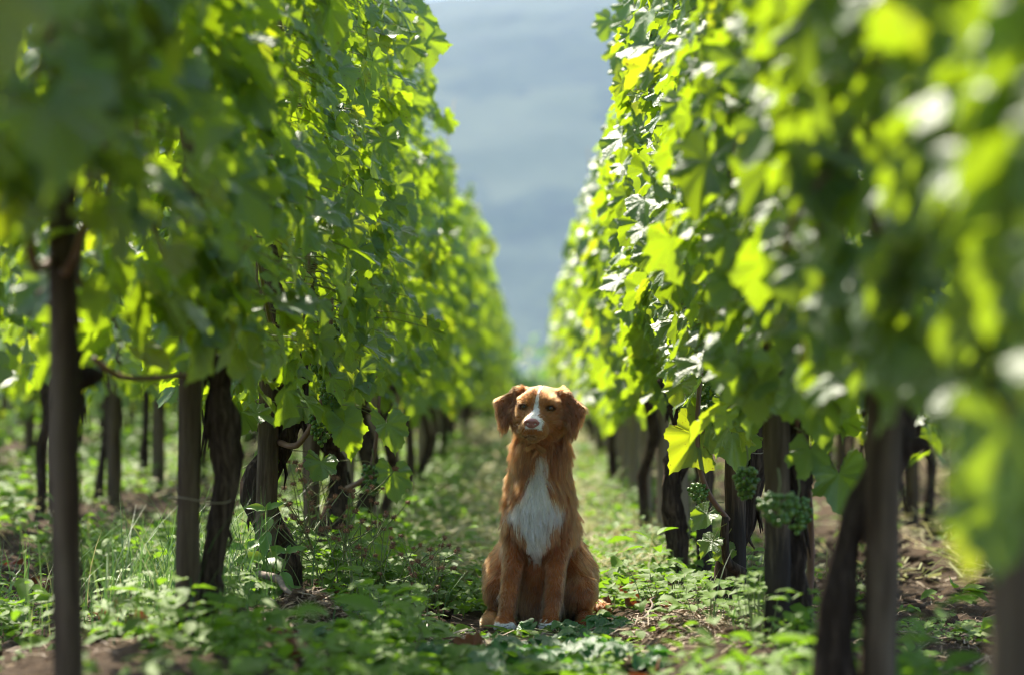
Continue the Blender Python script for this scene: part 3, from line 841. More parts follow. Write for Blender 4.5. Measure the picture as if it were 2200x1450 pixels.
# shoots that lean out of the foliage near the lens on the right
vr, br = VINES['right', 2]
for pts, rr in (([at(1700, 640, 3.35), at(1690, 520, 3.15), at(1740, 420, 3.05), at(1830, 330, 3.05)], 0.005), ([at(1725, 780, 3.4), at(1750, 560, 3.2), at(1790, 400, 3.1), at(1860, 200, 3.1)], 0.0045)):
    Vs, Fs = tube(bend(pts, 12) - br, rr, 6); obj('cane', make_mesh('cane', Vs, Fs, M['cane']), vr)
vq, bq = VINES['right', 1]
Vs, Fs = tube(bend([at(2140, -60, 2.4), at(2135, 150, 2.4), at(2150, 300, 2.4), at(2200, 440, 2.45)], 12) - bq, 0.005, 6); obj('cane', make_mesh('cane', Vs, Fs, M['tie']), vq)

# ties round stake and trunk
for (rn, i, z, rr) in (('left', 2, 0.28, 0.062), ('left', 3, 0.50, 0.05), ('right', 4, 0.40, 0.055)):
    v, b = VINES[rn, i]
    a = np.linspace(0, 2 * math.pi, 20)
    P = np.stack([0.02 + rr * np.cos(a), 0.015 + (rr * 0.75) * np.sin(a), z + 0.006 * np.sin(a * 2)], -1)
    Vs, Fs = tube(P, 0.0016, 5, cap=False); obj('tie', make_mesh('tie', Vs, Fs, M['tie']), v)

# ------------------------------------------------------------------ ground cover
OV = [ovate_leaf(0.55, i, 0.08, 0.25 + .1 * (i % 3), 0.3 + 0.2 * (i % 4), 4) for i in range(6)] + [ovate_leaf(0.3, 30 + i, 0, 0.3, 0.5, 3) for i in range(2)]
def lushness(x, y):
    """0 bare .. 1 dense green"""
    m = 0.49 + (n3(x, y, 0, 1.3, 11) - 0.5) * 0.75 + (n3(x, y, 0, 4.1, 12) - 0.5) * 0.75
    m = m + 0.14 * np.exp(-((x + 0.25) / 0.9) ** 2)
    m = m - 0.5 * sstep(0.62, 0.85, x) * (1 - 0.4 * sstep(8.5, 10, y)) - 0.16 * sstep(0.2, 0.4, x) * sstep(4, 5.2, y) * (1 - sstep(9, 10, y))
    m = m - 0.2 * np.exp(-((x + 0.05) / 0.3) ** 4) * sstep(7.5, 8.6, y)
    # bare trodden patches seen in the photograph
    for cx, cy, s, a in ((-0.1, 5.5, 0.11, .7), (0.30, 6.05, 0.2, 1.1), (0.42, 5.6, .16, .5), (0.32, 7.3, 0.17, .5), (-0.53, 5.45, 0.18, .9), (-0.5, 5.1, 0.15, .5), (-0.24, 6.9, .16, .25), (-0.98, 5.7, 0.16, .6), (0.2, 9.2, .3, .25), (-0.1, 9.5, .3, .2)):
        m = m - a * np.exp(-(((x - cx) / s) ** 2 + ((y - cy) / (s * 1.6)) ** 2))
    for cx, cy, s, a in ((0.10, 5.5, 0.14, .35), (-0.45, 5.1, 0.3, .25), (0.45, 5.2, .2, .1), (0.35, 7.9, .25, .3)):
        m = m + a * np.exp(-(((x - cx) / s) ** 2 + ((y - cy) / (s * 1.6)) ** 2))
    return m
def cover_patch(name, n, xr, yr, size, label, thr=(0.49, 0.64), hmax=0.12, lv=(4, 8), seed=1):
    r = np.random.default_rng(seed)
    x = r.uniform(*xr, n); y = r.uniform(*yr, n)
    m = lushness(x, y)
    keep = r.random(n) < np.clip((m - thr[0]) / (thr[1] - thr[0]), 0.03, 1)
    keep &= ~((np.hypot((x - 0.0) / 0.19, (y - 6.28) / 0.27) < 1) )
    x, y, m = x[keep], y[keep], m[keep]
    h = hmax * r.uniform(0.15, 1.0, len(x)) ** 1.3 * np.clip(0.5 + m, 0.5, 1.3) * (0.55 + 1.1 * n3(x, y, 0, 3.5, 15))
    h = np.where((np.abs(x) < 0.24) & (y < 6.3), np.minimum(h, 0.25 * np.clip(0.477 * (1 - y / 6.15), 0.02, 1)), h)
    k = r.integers(lv[0], lv[1], len(x)); idx = np.repeat(np.arange(len(x)), k); N = len(idx)
    a = r.uniform(0, 2 * math.pi, N); sp = r.uniform(0.1, 1.0, N)
    rad = sp * 0.035
    px = x[idx] + np.cos(a) * rad; py = y[idx] + np.sin(a) * rad
    pz = ground_z(px, py) + h[idx] * r.uniform(0.25, 1.0, N)
    tip = np.stack([np.cos(a), np.sin(a), r.normal(0.0, 0.4, N)], -1)
    nor = np.stack([r.normal(0, .3, N) - 0.25 * np.cos(a), r.normal(0, .3, N) - 0.3 * np.sin(a) - .15, np.ones(N)], -1)
    sc = size * r.uniform(0.55, 1.35, N) * (0.7 + 0.6 * r.random(len(x)))[idx]
    b = Bag(); scatter(b, OV, r.integers(0, len(OV), N), frames(tip, nor), np.stack([px, py, pz], -1), sc)
    o = obj(name, b.mesh(name, M['cover'])); tag(o, label, kind='stuff'); return o
cover_patch('ground_cover', 6400, (-1.6, 1.25), (3.7, 8.6), 0.036, 'low leafy green weeds covering the ground round the dog', seed=1)
cover_patch('ground_cover', 5200, (-2.8, 2.4), (8.4, 17), 0.055, 'low leafy green weeds in the lane behind the dog', hmax=0.11, thr=(0.42, .6), seed=2)
cover_patch('ground_cover', 3200, (-6.5, -2.2), (8.5, 24), 0.085, 'green weeds under the vine rows further left', hmax=0.15, thr=(0.3, .5), lv=(4, 7), seed=5)
cover_patch('ground_cover', 2600, (-6, 5), (16, 46), 0.11, 'sunlit green weeds at the far end of the lane', hmax=0.14, thr=(0.42, .6), lv=(4, 7), seed=3)

cover_patch('ground_cover', 1500, (-1.6, 1.25), (3.7, 9.5), 0.062, 'scattered larger green weed leaves among the ground cover', thr=(0.5, 0.72), hmax=0.15, lv=(3, 6), seed=4)

def blades(n, x, y, h, lean, wid, r, z=None):
    b = Bag()
    S = 5
    t = np.linspace(0, 1, S)
    a = r.uniform(0, 2 * math.pi, n)
    dirn = np.stack([np.cos(a), np.sin(a), np.zeros(n)], -1); side = np.stack([-np.sin(a), np.cos(a), np.zeros(n)], -1)
    z0 = ground_z(x, y) if z is None else z
    base = np.stack([x, y, z0], -1)
    C = base[:, None] + dirn[:, None] * (lean * h)[:, None, None] * (t ** 1.8)[None, :, None] + np.array([0, 0, 1.0]) * (h[:, None] * (t - 0.25 * lean[:, None] * t ** 2))[..., None]
    w = (wid[:, None] * (1 - t ** 2 * 0.95)[None])[..., None]
    V = np.stack([C - side[:, None] * w, C + side[:, None] * w], 2).reshape(n, S * 2, 3)
    k = np.arange(S - 1) * 2
    f = np.stack([k, k + 1, k + 3, k + 2], -1)
    F = (f[None] + (np.arange(n) * S * 2)[:, None, None]).reshape(-1, 4)
    b.add(V.reshape(-1, 3), F); return b
r = np.random.default_rng(21)
n_ = 1500
gx = np.concatenate([r.normal(-0.84, 0.13, 420), r.uniform(-1.6, 0.6, 700), r.normal(-1.2, 0.3, 380)]); gy = np.concatenate([r.normal(5.75, 0.45, 420), r.uniform(4.6, 13, 700), r.uniform(5.5, 9, 380)])
ok = ~(np.hypot((gx - 0.0) / 0.2, (gy - 6.32) / 0.3) < 1) & ~((np.abs(gx) < .4) & (gy < 6.2)); gx, gy = gx[ok], gy[ok]
gh = r.uniform(0.06, 0.24, len(gx)); gh[:420] *= 1.5
b = blades(len(gx), gx, gy, gh, r.uniform(0.15, 0.9, len(gx)), r.uniform(0.001, 0.0022, len(gx)), r)
tag(obj('grass', b.mesh('grass', M['grass'])), 'thin green grass blades among the weeds and stakes', kind='stuff')

# dry straw litter: short strips lying on the soil
r = np.random.default_rng(22)
N = 9500
sx = np.concatenate([r.uniform(-1.3, 1.6, 3600), r.normal(0.29, 0.13, 2200), r.normal(-0.52, 0.08, 1500), r.normal(-0.13, 0.12, 1200), r.normal(0.95, 0.25, 1000)])
sy = np.concatenate([r.uniform(4.4, 9.0, 3600), r.normal(5.75, 0.3, 2200), r.normal(5.62, 0.14, 1500), r.normal(5.6, 0.22, 1200), r.normal(5.6, 0.5, 1000)])
keep = (r.random(N) < np.clip((0.66 - lushness(sx, sy)) / 0.2, 0.05, 1)) & ~(np.hypot(sx / 0.16, (sy - 6.3) / 0.22) < 1); sx, sy = sx[keep], sy[keep]; N = len(sx)
def mound(x, y):
    return 0.075 * np.exp(-(((x + 0.52) / 0.075) ** 2 + ((y - 5.62) / 0.14) ** 2)) + 0.035 * np.exp(-(((x - 0.31) / 0.10) ** 2 + ((y - 5.62) / 0.2) ** 2))
mound_bag = Bag()
for cx, cy, s1, s2, hh in ((-0.52, 5.62, 0.15, 0.26, 0), (0.31, 5.62, 0.2, 0.36, 0)):
    pass
a = r.uniform(0, 2 * math.pi, N); L_ = r.uniform(0.015, 0.07, N)
c = np.stack([sx, sy, ground_z(sx, sy) + mound(sx, sy) + r.uniform(0.0, 0.012, N)], -1)
d = np.stack([np.cos(a), np.sin(a), r.normal(0, 0.28, N)], -1) * L_[:, None] * 0.5
s = np.stack([-np.sin(a), np.cos(a), r.normal(0, .6, N)], -1) * r.uniform(0.0007, 0.0016, N)[:, None]
mid = c + np.array([0, 0, 1.0]) * (L_ * r.uniform(0.0, 0.12, N))[:, None]
V = np.stack([c - d - s, c - d + s, mid + s, mid - s, c + d + s, c + d - s], 1).reshape(-1, 3)
o6 = np.arange(N)[:, None] * 6
F = np.concatenate([o6 + np.array([[0, 1, 2, 3]]), o6 + np.array([[3, 2, 4, 5]])])
tag(obj('straw_litter', make_mesh('straw_litter', V, F, M['straw'])), 'dry straw and stem litter strewn on bare soil patches', kind='stuff')

r = np.random.default_rng(29)
N = 26000
sy = 7.4 + 30 * r.random(N) ** 1.7; sx = np.where(r.random(N) < 0.7, r.normal(-0.06, 0.2, N), r.uniform(-3, 3, N)); k_ = np.clip(sy / 8, 1, 3)
keep = (lushness(sx, sy) < 0.66) | (r.random(N) < 0.35); sx, sy, k_ = sx[keep], sy[keep], k_[keep]; N = len(sx)
a = r.uniform(0, 2 * math.pi, N); L_ = r.uniform(0.03, 0.10, N) * k_ ** .5
c = np.stack([sx, sy, ground_z(sx, sy) + r.uniform(0.02, 0.11, N)], -1)
d = np.stack([np.cos(a), np.sin(a), r.normal(0, 0.35, N)], -1) * L_[:, None] * 0.5
s = np.stack([-np.sin(a), np.cos(a), r.normal(0, .6, N)], -1) * (r.uniform(0.0012, 0.003, N) * k_)[:, None]
V = np.stack([c - d - s, c - d + s, c + d + s, c + d - s], 1).reshape(-1, 3)
tag(obj('light_painted_grass', make_mesh('light_painted_grass', V, (np.arange(N)[:, None] * 4 + np.array([[0, 1, 2, 3]])), M['light_painted_hay'])), 'pale dry mown grass lying along the lane behind the dog', kind='stuff')  # strips added to brighten the lane; the sunlight is in their colour

# two heaps of root clods and dry turf
for (cx, cy, w, dep, h, lab) in ((-0.52, 5.62, 0.13, 0.2, 0.085, 'heap of dry turf and roots at the foot of the left stake'), (0.31, 5.62, 0.17, 0.26, 0.04, 'flat heap of dry turf and straw right of the dog')):
    V, Q = grid(np.linspace(-1, 1, 46), np.linspace(-1, 1, 46), lambda X, Y: np.zeros_like(X))
    rr = np.hypot(V[:, 0], V[:, 1])
    wx = cx + V[:, 0] * w; wy = cy + V[:, 1] * dep
    V[:, 2] = ground_z(wx, wy) - 0.012 + h * np.clip(1 - rr ** 2, 0, 1) ** 1.2 * (0.75 + 0.5 * n3(wx, wy, 0, 28, 31)) + 0.02 * (n3(wx, wy, 0, 70, 32) - .5) * (rr < .95)
    gz0 = float(ground_z(cx, cy, False))
    V[:, 0] = wx - cx; V[:, 1] = wy - cy; V[:, 2] -= gz0
    tag(obj('turf_heap', make_mesh('turf_heap', V, Q, M['soil']), None, (cx, cy, gz0)), lab, 'heap')

# soil clods
r = np.random.default_rng(23)
N = 900
cx = np.concatenate([r.uniform(0.55, 2.0, 600), r.uniform(-1.3, .6, 300)]); cy = np.concatenate([r.uniform(4.6, 11, 600), r.uniform(4.6, 9, 300)])
keep = (lushness(cx, cy) < 0.5) & ~(np.hypot(cx / 0.2, (cy - 6.3) / 0.3) < 1); cx, cy = cx[keep], cy[keep]
b = Bag()
for x, y in zip(cx, cy):
    s = r.uniform(0.006, 0.028)
    vv = ICO_V * (0.7 + 0.6 * noise3(ICO_V * 1.7 + r.uniform(0, 50, 3)))[:, None] * s * np.array([1.2, 1.0, 0.75]) + (x, y, float(ground_z(x, y)) + s * .25)
    b.add(vv, ICO_F)
tag(obj('soil_clods', b.mesh('soil_clods', M['soil'])), 'crumbly brown soil clods on the bare ground', kind='stuff')

# fallen red-brown leaves
def curl(seed):
    v, f, uv = vine_leaf(seed); v = v.copy(); v[:, 2] = v[:, 2] * 1.7 + 0.35 * np.abs(v[:, 0]) ** 1.5; return make_mesh('fallen_leaf', v, f, M['dead_leaf'], True, uv)
DEAD = [curl(300 + i) for i in range(5)]
r = np.random.default_rng(24)
spots = [(px, py) for px, py in [(1330, 1150), (1380, 1275), (1345, 1270), (1440, 1265), (1360, 1300), (1300, 1300), (1410, 1290), (270, 1310), (250, 1330), (310, 1340), (60, 1240), (40, 1255), (100, 1250), (20, 1235), (960, 1270), (930, 1255), (900, 1270), (980, 1290), (1000, 1265), (620, 1390), (1400, 1440), (1020, 1395), (1430, 1230), (660, 1380), (590, 1375), (700, 1270)]]
for k, (px, py) in enumerate(spots):
    d = 6.5
    for it in range(25):
        p = at(px, py, d); gz = float(ground_z(p[0], p[1])) + 0.02
        d = (CAM_Z - gz) * 5194 / (py - 945)
    p = at(px, py, d)
    o = obj('fallen_leaf', DEAD[k % 5], None, (p[0], p[1], float(ground_z(p[0], p[1])) + 0.018))
    s = r.uniform(0.05, 0.078); o.scale = (s, s, s); o.rotation_euler = (r.normal(0, .45), r.normal(0, .45), r.uniform(0, 6.28))
    where = 'right of the dog' if px > 1250 else 'in the litter left of the dog' if px > 500 else 'near the left stakes' 
    tag(o, 'curled red-brown fallen leaf on the soil ' + where, 'leaf', 'fallen leaves ' + where)

# twigs
for k, (pa, pb, rad, lab) in enumerate([((1330, 1265, 6.6), (1480, 1230, 6.9), 0.004, 'pale dry twig lying on the soil right of the dog'), ((1380, 1330, 6.0), (1410, 1255, 6.3), 0.004, 'forked dry twig on the litter between dog and right stakes'),
                                      ((560, 1290, 5.85), (640, 1370, 5.55), 0.010, 'dark broken root across the turf heap by the left stake'), ((640, 1330, 5.6), (720, 1300, 5.75), 0.004, 'thin dry twig beside the turf heap'), ((1130, 1385, 5.5), (1190, 1360, 5.55), 0.004, 'short twig among the leaves before the dog')]):
    A, B = at(*pa), at(*pb)
    A[2] = float(ground_z(A[0], A[1])) + (0.09 if k == 2 else 0.015); B[2] = float(ground_z(B[0], B[1])) + (0.05 if k in (2,) else 0.03)
    P = bend([A, A * .6 + B * .4 + (0.01, 0, 0.012), A * .3 + B * .7 + (-.006, 0, 0.01), B], 10)
    Vs, Fs = tube(P - A, np.linspace(rad, rad * .5, 10), 7, 0.25, 60, k)
    tag(obj('twig', make_mesh('twig', Vs, Fs, M['twig']), None, A), lab, 'twig')

# ------------------------------------------------------------------ distinct plants
def leaf_objs(parent, meshes, pos, Rm, size, r):
    for p, R_, s in zip(pos, Rm, size):
        o = bpy.data.objects.new('leaf', meshes[int(r.integers(len(meshes)))])
        o.matrix_basis = Matrix([list(R_[0] * s) + [p[0]], list(R_[1] * s) + [p[1]], list(R_[2] * s) + [p[2]], [0, 0, 0, 1]])
        COL.objects.link(o); o.parent = parent
SEED_ME = [make_mesh('seedling_leaf', *ovate_leaf(0.46, 50 + i, 0, 0.3, 0.5, 6)[:2], M['seedling']) for i in range(4)]
STRAW_ME = [make_mesh('strawberry_leaf', v, f, M['strawberry'], True, uv) for v, f, uv in [ovate_leaf(0.82, 60 + i, 0.07, 0.4, 0.45, 9) for i in range(5)]]
BROAD_ME = [make_mesh('weed_leaf', *ovate_leaf(0.6, 70 + i, 0.06, 0.3, 0.6, 7)[:2], M['cover']) for i in range(4)]

# light green seedling before the sharp left stake
sx, sy = at(574, 1300, 5.94)[:2]; sz = float(ground_z(sx, sy, False))
sd = empty('shrub_seedling', (sx, sy, sz), 'pale green leafy seedling growing in front of the weathered left stake', 'seedling')
r = np.random.default_rng(31)
for (ox, oy, h, lx, nl) in ((0, 0, 0.235, 0.0, 5), (-0.035, -0.01, 0.14, -0.015, 3), (0.03, 0.0, 0.13, 0.02, 3)):
    P = bend([(ox * .4, oy, -0.01), (ox, oy, h * .5), (ox + lx, oy, h)], 9)
    Vs, Fs = tube(P, np.linspace(0.0028, 0.0013, 9), 6); obj('stem', make_mesh('stem', Vs, Fs, M['stem']), sd)
    pos, tip, nor, size = [], [], [], []
    for k in range(nl):
        t = (k + 1) / nl; c = P[int(t * 8)]
        a0 = (k % 2) * 1.35 + 0.35 + r.normal(0, .15)
        for s in (0, math.pi):
            a = a0 + s
            tip.append((math.cos(a), math.sin(a), 0.35 - 0.5 * (1 - t))); nor.append((-0.4 * math.cos(a), -0.75, 0.75)); pos.append(c)
            size.append(0.078 * (1.15 - 0.45 * t) * r.uniform(0.85, 1.15))
    pos.append(P[-1]); tip.append((0.3, 0, 1)); nor.append((0, -1, .3)); size.append(0.025)
    leaf_objs(sd, SEED_ME, np.array(pos), frames(np.array(tip, float), np.array(nor, float)), size, r)

# strawberry-like plants at the dog's feet
def strawberry(x, y, seed, label, nleaf=6, size=0.055, h=0.07):
    r = np.random.default_rng(seed); z = float(ground_z(x, y))
    p0 = empty('strawberry_plant', (x, y, z), label, 'plant', 'strawberry plants before the dog')
    pos, tip, nor, sz = [], [], [], []
    st = Bag()
    for k in range(nleaf):
        a = 6.28 * k / nleaf + r.normal(0, .4); rd = r.uniform(0.02, 0.075); hh = h * r.uniform(0.5, 1.1)
        c = np.array([math.cos(a) * rd, math.sin(a) * rd, hh])
        Vs, Fs = tube(bend([(0, 0, 0), c * (0.4, 0.4, 0.7), c], 6), 0.0012, 4); st.add(Vs, Fs)
        s = size * r.uniform(0.75, 1.2)
        for da in (-1.15, 0, 1.15):
            b = a + da
            pos.append(c); tip.append((math.cos(b), math.sin(b), r.normal(-0.12, .12))); nor.append((0.25 * math.cos(a) + r.normal(0, .15), 0.25 * math.sin(a) - .2, 1)); sz.append(s * (1 if da == 0 else 0.9))
    obj('stems', st.mesh('stems', M['stem']), p0)['kind'] = 'stuff'
    leaf_objs(p0, STRAW_ME, np.array(pos), frames(np.array(tip, float), np.array(nor, float)), sz, r)
SB = [(1100, 1395, 'strawberry plant with folded leaves just below the left front paw'), (1200, 1350, 'bright strawberry plant between the two front paws of the dog'), (1260, 1365, 'strawberry plant under the right haunch of the dog'),
      (1310, 1350, 'strawberry plant just right of the right haunch'), (1220, 1400, 'strawberry plant in the middle of the patch before the dog'), (1140, 1425, 'strawberry plant at the lower left of the patch before the dog'),
      (1290, 1420, 'strawberry plant at the lower right of the patch before the dog'), (1210, 1455, 'blurred strawberry plant at the bottom edge below the dog'), (845, 1370, 'dark green strawberry plant in the litter left of the dog'),
      (800, 1350, 'strawberry plant beside the wiry weeds left of the dog'), (1080, 1450, 'blurred strawberry plant at the bottom edge left of the dog'), (1000, 1440, 'blurred yellowish strawberry plant at the bottom edge by bare soil'),
      (720, 1400, 'strawberry plant right of the turf heap'), (1340, 1445, 'blurred strawberry plant at the bottom edge right of the dog')]
for k, (px, py, lab) in enumerate(SB):
    d = 0.462 * 5194 / (py - 945)
    d = min(d, 5.98) if 1080 < px < 1330 else d
    p = at(px, py, d); strawberry(p[0], d, 400 + k, lab, 7 if k < 8 else 6, 0.046, 0.034 if k < 8 else 0.055)

# wiry weeds with bristly seed heads, left of the dog
def seedhead_mesh(seed):
    r = np.random.default_rng(seed); b = Bag()
    b.add(ICO_V * 0.0035, ICO_F)
    for k in range(26):
        d = norm(r.normal(0, 1, 3)); Vs, Fs = tube(np.array([d * 0.003, d * 0.0075]), [0.0007, 0.0003], 3); b.add(Vs, Fs)
    return b.mesh('seed_head', M['seedhead'])
SH = [seedhead_mesh(i) for i in range(3)]
def petals():
    b = Bag()
    for k in range(5):
        a = k * 1.2566; v, f, uv = ovate_leaf(0.9, k, 0, 0.1, 0.2, 3)
        R_ = frames(np.array([[math.cos(a), math.sin(a), 0.25]]), np.array([[0, 0, 1.0]]))
        b.add(np.einsum('ij,vj->vi', R_[0], v) * 0.009, f)
    return b.mesh('flower', M['petal'])
FL = petals()
def avens(x, y, seed, h, label, flowers=0, spread=0.11, heads=6):
    r = np.random.default_rng(seed); z = float(ground_z(x, y))
    p0 = empty('wiry_weed', (x, y, z), label, 'weed', 'wiry weeds left of the dog')
    st = Bag(); ends = []
    for s in range(r.integers(2, 4)):
        lean = r.normal(0, 0.35, 2)
        P = bend([(0, 0, 0), (lean[0] * h * .3, lean[1] * h * .3, h * .5), (lean[0] * h, lean[1] * h, h * r.uniform(0.8, 1.1))], 12)
        Vs, Fs = tube(P, np.linspace(0.0024, 0.0012, 12), 5); st.add(Vs, Fs); ends.append(P[-1])
        for k in range(r.integers(2, 4)):
            i = r.integers(5, 11); a = r.uniform(0, 6.28); L = r.uniform(0.4, 1.0) * spread
            e = P[i] + np.array([math.cos(a) * L, math.sin(a) * L * .6, L * r.uniform(0.2, 1.0)])
            Q_ = bend([P[i], (P[i] + e) / 2 + (0, 0, -.006), e], 7); Vs, Fs = tube(Q_, np.linspace(0.0016, 0.0009, 7), 4); st.add(Vs, Fs); ends.append(e)
    obj('stems', st.mesh('stems', M['stem']), p0)['kind'] = 'stuff'
    for k, e in enumerate(ends):
        if k < flowers:
            o = obj('flower', FL, p0, e); o.rotation_euler = (r.uniform(.2, .9), 0, r.uniform(0, 6))
        else:
            o = obj('seed_head', SH[k % 3], p0, e); s = r.uniform(1.0, 1.6); o.scale = (s, s, s)
    nl = 7; a = r.uniform(0, 6.28, nl)
    pos = np.stack([np.cos(a) * .01, np.sin(a) * .01, r.uniform(0.01, 0.55 * h, nl)], -1); tip = np.stack([np.cos(a), np.sin(a), r.uniform(-.1, .5, nl)], -1); nor = np.stack([-.3 * np.cos(a), -.3 * np.sin(a) - .1, np.ones(nl)], -1)
    leaf_objs(p0, BROAD_ME, pos, frames(tip, nor), r.uniform(0.03, 0.055, nl), r)
AV = [(690, 1230, 6.45, .26, 0), (735, 1235, 6.4, .30, 0), (780, 1240, 6.35, .25, 1), (650, 1220, 6.7, .33, 0), (815, 1235, 6.5, .2, 1), (705, 1270, 6.15, .2, 0), (760, 1270, 6.2, .22, 0), (840, 1260, 6.3, .17, 1), (620, 1250, 6.5, .25, 0),
      (900, 1330, 6.0, .15, 0), (945, 1290, 6.3, .17, 0), (670, 1180, 7.1, .3, 0), (725, 1190, 7.0, .28, 0)]
for k, (px, py, d, h, fl) in enumerate(AV):
    p = at(px, py, d)
    lab = ('wiry weed with a yellow flower, %s of the three yellow-flowered weeds left of the dog' % {780: 'leftmost', 815: 'middle', 840: 'rightmost'}[px] if fl else 'thin wiry weed standing alone in the litter left of the dog' if px > 880 else 'wiry weed with bristly brown seed heads in the tangle left of the dog')
    avens(p[0], d, 500 + k, h, lab, fl)

# green weed tufts on the bare soil at the right and a yellowish sprig before the heap
def tuft(x, y, seed, n, h, spread, label, size, mat_me):
    r = np.random.default_rng(seed); z = float(ground_z(x, y)); p0 = empty('leafy_weed', (x, y, z), label, 'weed')
    a = r.uniform(0, 6.28, n); rd = spread * np.sqrt(r.random(n))
    pos = np.stack([np.cos(a) * rd, np.sin(a) * rd, h * r.uniform(0.15, 1, n)], -1); tip = np.stack([np.cos(a), np.sin(a), r.uniform(-.2, .6, n)], -1); nor = np.stack([-.2 * np.cos(a), -.3 * np.sin(a) - .2, np.ones(n)], -1)
    st = Bag()
    for k in range(min(n, 26)):
        Vs, Fs = tube(bend([(pos[k][0] * .3, pos[k][1] * .3, -0.004), (pos[k][0] * .8, pos[k][1] * .8, pos[k][2] * .5), pos[k]], 5), 0.001, 4); st.add(Vs, Fs)
    obj('stems', st.mesh('stems', M['stem']), p0)['kind'] = 'stuff'
    leaf_objs(p0, mat_me, pos, frames(tip, nor), size * r.uniform(.6, 1.3, n), r)
tuft(0.97, 5.7, 1, 150, 0.05, 0.12, 'low green weed mat on the bare soil at the right', 0.024, BROAD_ME)
p = at(905, 1400, 5.55); tuft(p[0], 5.5, 2, 9, 0.13, 0.02, 'yellow-green upright sprig in the litter left of the dog', 0.03, SEED_ME)
for k, (x, y, lab) in enumerate([(0.40, 5.6, 'weed clump in front of the dark-footed right stake'), (0.55, 5.45, 'weed clump hugging the second sharp stake on the right'), (0.28, 7.4, 'sunny weed clump behind the dog on the right'), (-0.78, 5.3, 'broad-leaved weed clump before the left stakes'), (-0.9, 5.1, 'broad-leaved weed clump at the lower left edge'), (-0.3, 5.05, 'broad-leaved weed clump at the bottom left of the dog'), (-0.75, 6.0, 'weed clump behind the left sharp stake'), (0.36, 6.35, 'weed clump right of the right haunch by the stake')]):
    tuft(x, y, 10 + k, 46, 0.10, 0.11, lab, 0.045, BROAD_ME)

# bushes closing the lane
for k, (x, y, w, h) in enumerate([(-0.9, 50, 1.7, 2.3), (0.9, 52, 1.6, 2.2), (0.1, 56, 2.2, 2.0), (-3.4, 51, 2.0, 2.4), (3.4, 53, 2.0, 2.5)]):
    r = np.random.default_rng(700 + k); n_ = 700
    z = float(far_z(np.array(x), np.array(y)))
    bz = empty('bush', (x, y, z), ['left bush', 'right bush', 'middle bush', 'leftmost bush', 'rightmost bush'][k] + ' closing the far end of the lane', 'bush', 'bushes at the lane end')
    u = norm(r.normal(0, 1, (n_, 3))); u[:, 2] = np.abs(u[:, 2]) * 1.0
    rad = r.uniform(0.55, 1, n_) * (0.75 + 0.5 * noise3(u * 2 + k * 9))
    pos = u * rad[:, None] * np.array([w * .55, w * .5, h + 1.0]); pos[:, 2] += 0.25
    b = Bag(); scatter(b, LEAF_LO, r.integers(0, 10, n_), frames(np.stack([u[:, 0], u[:, 1], -np.ones(n_)], -1), u + r.normal(0, .4, (n_, 3))), pos, r.uniform(.14, .3, n_))
    obj('crown', b.mesh('crown', M['far']), bz)['kind'] = 'stuff'
    Vs, Fs = tube(bend([(0, 0, -.1), (0.05, 0, 1.0), (0, 0, 2.0)], 8), np.linspace(.07, .03, 8), 8); obj('stem', make_mesh('stem', Vs, Fs, M['bark']), bz)
# taller broad weeds among the rows
r = np.random.default_rng(55)
k = 0
for x0, x1, y0, y1, cnt, where in ((-1.15, -0.5, 5.0, 7.2, 14, 'along the left row'), (-0.5, -0.22, 5.0, 7.5, 6, 'at the left edge of the lane'), (0.42, 0.66, 5.0, 7.6, 5, 'along the right row'), (-0.5, 0.3, 4.95, 5.2, 6, 'at the bottom edge before the dog')):
    for q in range(cnt):
        tx_, ty_ = r.uniform(x0, x1), r.uniform(y0, y1)
        if -0.68 < tx_ < -0.38 and ty_ < 6.1: tx_ -= 0.32
        tuft(tx_, ty_, 100 + k, 26, (r.uniform(0.07, 0.17) if y0 > 4.96 or cnt != 6 else 0.035), r.uniform(0.04, 0.08), 'one of the blurred leafy green weeds growing ' + where, r.uniform(0.035, 0.06), BROAD_ME); k += 1
for o_ in list(bpy.data.objects):
    if o_.name.startswith('leafy_weed') and o_['label'].startswith('one of'): o_['group'] = o_['label'][len('one of the blurred '):]
#DOG#
# ------------------------------------------------------------------ the dog
DOG = np.array([0.018, 6.20, float(ground_z(0.02, 6.2, False)) + 0.0])
H = 0.0042
GX = np.arange(-0.215, 0.215, H); GY = np.arange(-0.215, 0.42, H); GZ = np.arange(-0.012, 0.66, H)
GP = np.stack(np.meshgrid(GX, GY, GZ, indexing='ij'), -1).astype(np.float32)
SD = np.full(GP.shape[:3], 1.0, np.float32)
# head frame
HC = np.array([-0.004, -0.055, 0.556])
def rot(yaw, pitch, roll):
    return np.array((Matrix.Rotation(yaw, 3, 'Z') @ Matrix.Rotation(pitch, 3, 'X') @ Matrix.Rotation(roll, 3, 'Y')))
HR = rot(math.radians(-9), math.radians(-3), math.radians(3.5))
def h2d(p): return np.asarray(p, float) @ HR.T + HC
def d2h(p): return (np.asarray(p, float) - HC) @ HR
def sub_block(lo, hi, pad=0.07):
    s = []
    for ax, G in enumerate((GX, GY, GZ)):
        a = np.searchsorted(G, lo[ax] - pad); b = np.searchsorted(G, hi[ax] + pad); s.append(slice(max(0, a), max(1, b)))
    return tuple(s)
def blend(d, sl, k, cut=False):
    a = SD[sl]
    if cut:
        a_, b_ = -a, d.astype(np.float32)
        h = np.maximum(k - np.abs(a_ - b_), 0) / k; SD[sl] = -(np.minimum(a_, b_) - h * h * k / 4)
    else:
        h = np.maximum(k - np.abs(a - d), 0) / k; SD[sl] = (np.minimum(a, d) - h * h * k / 4)
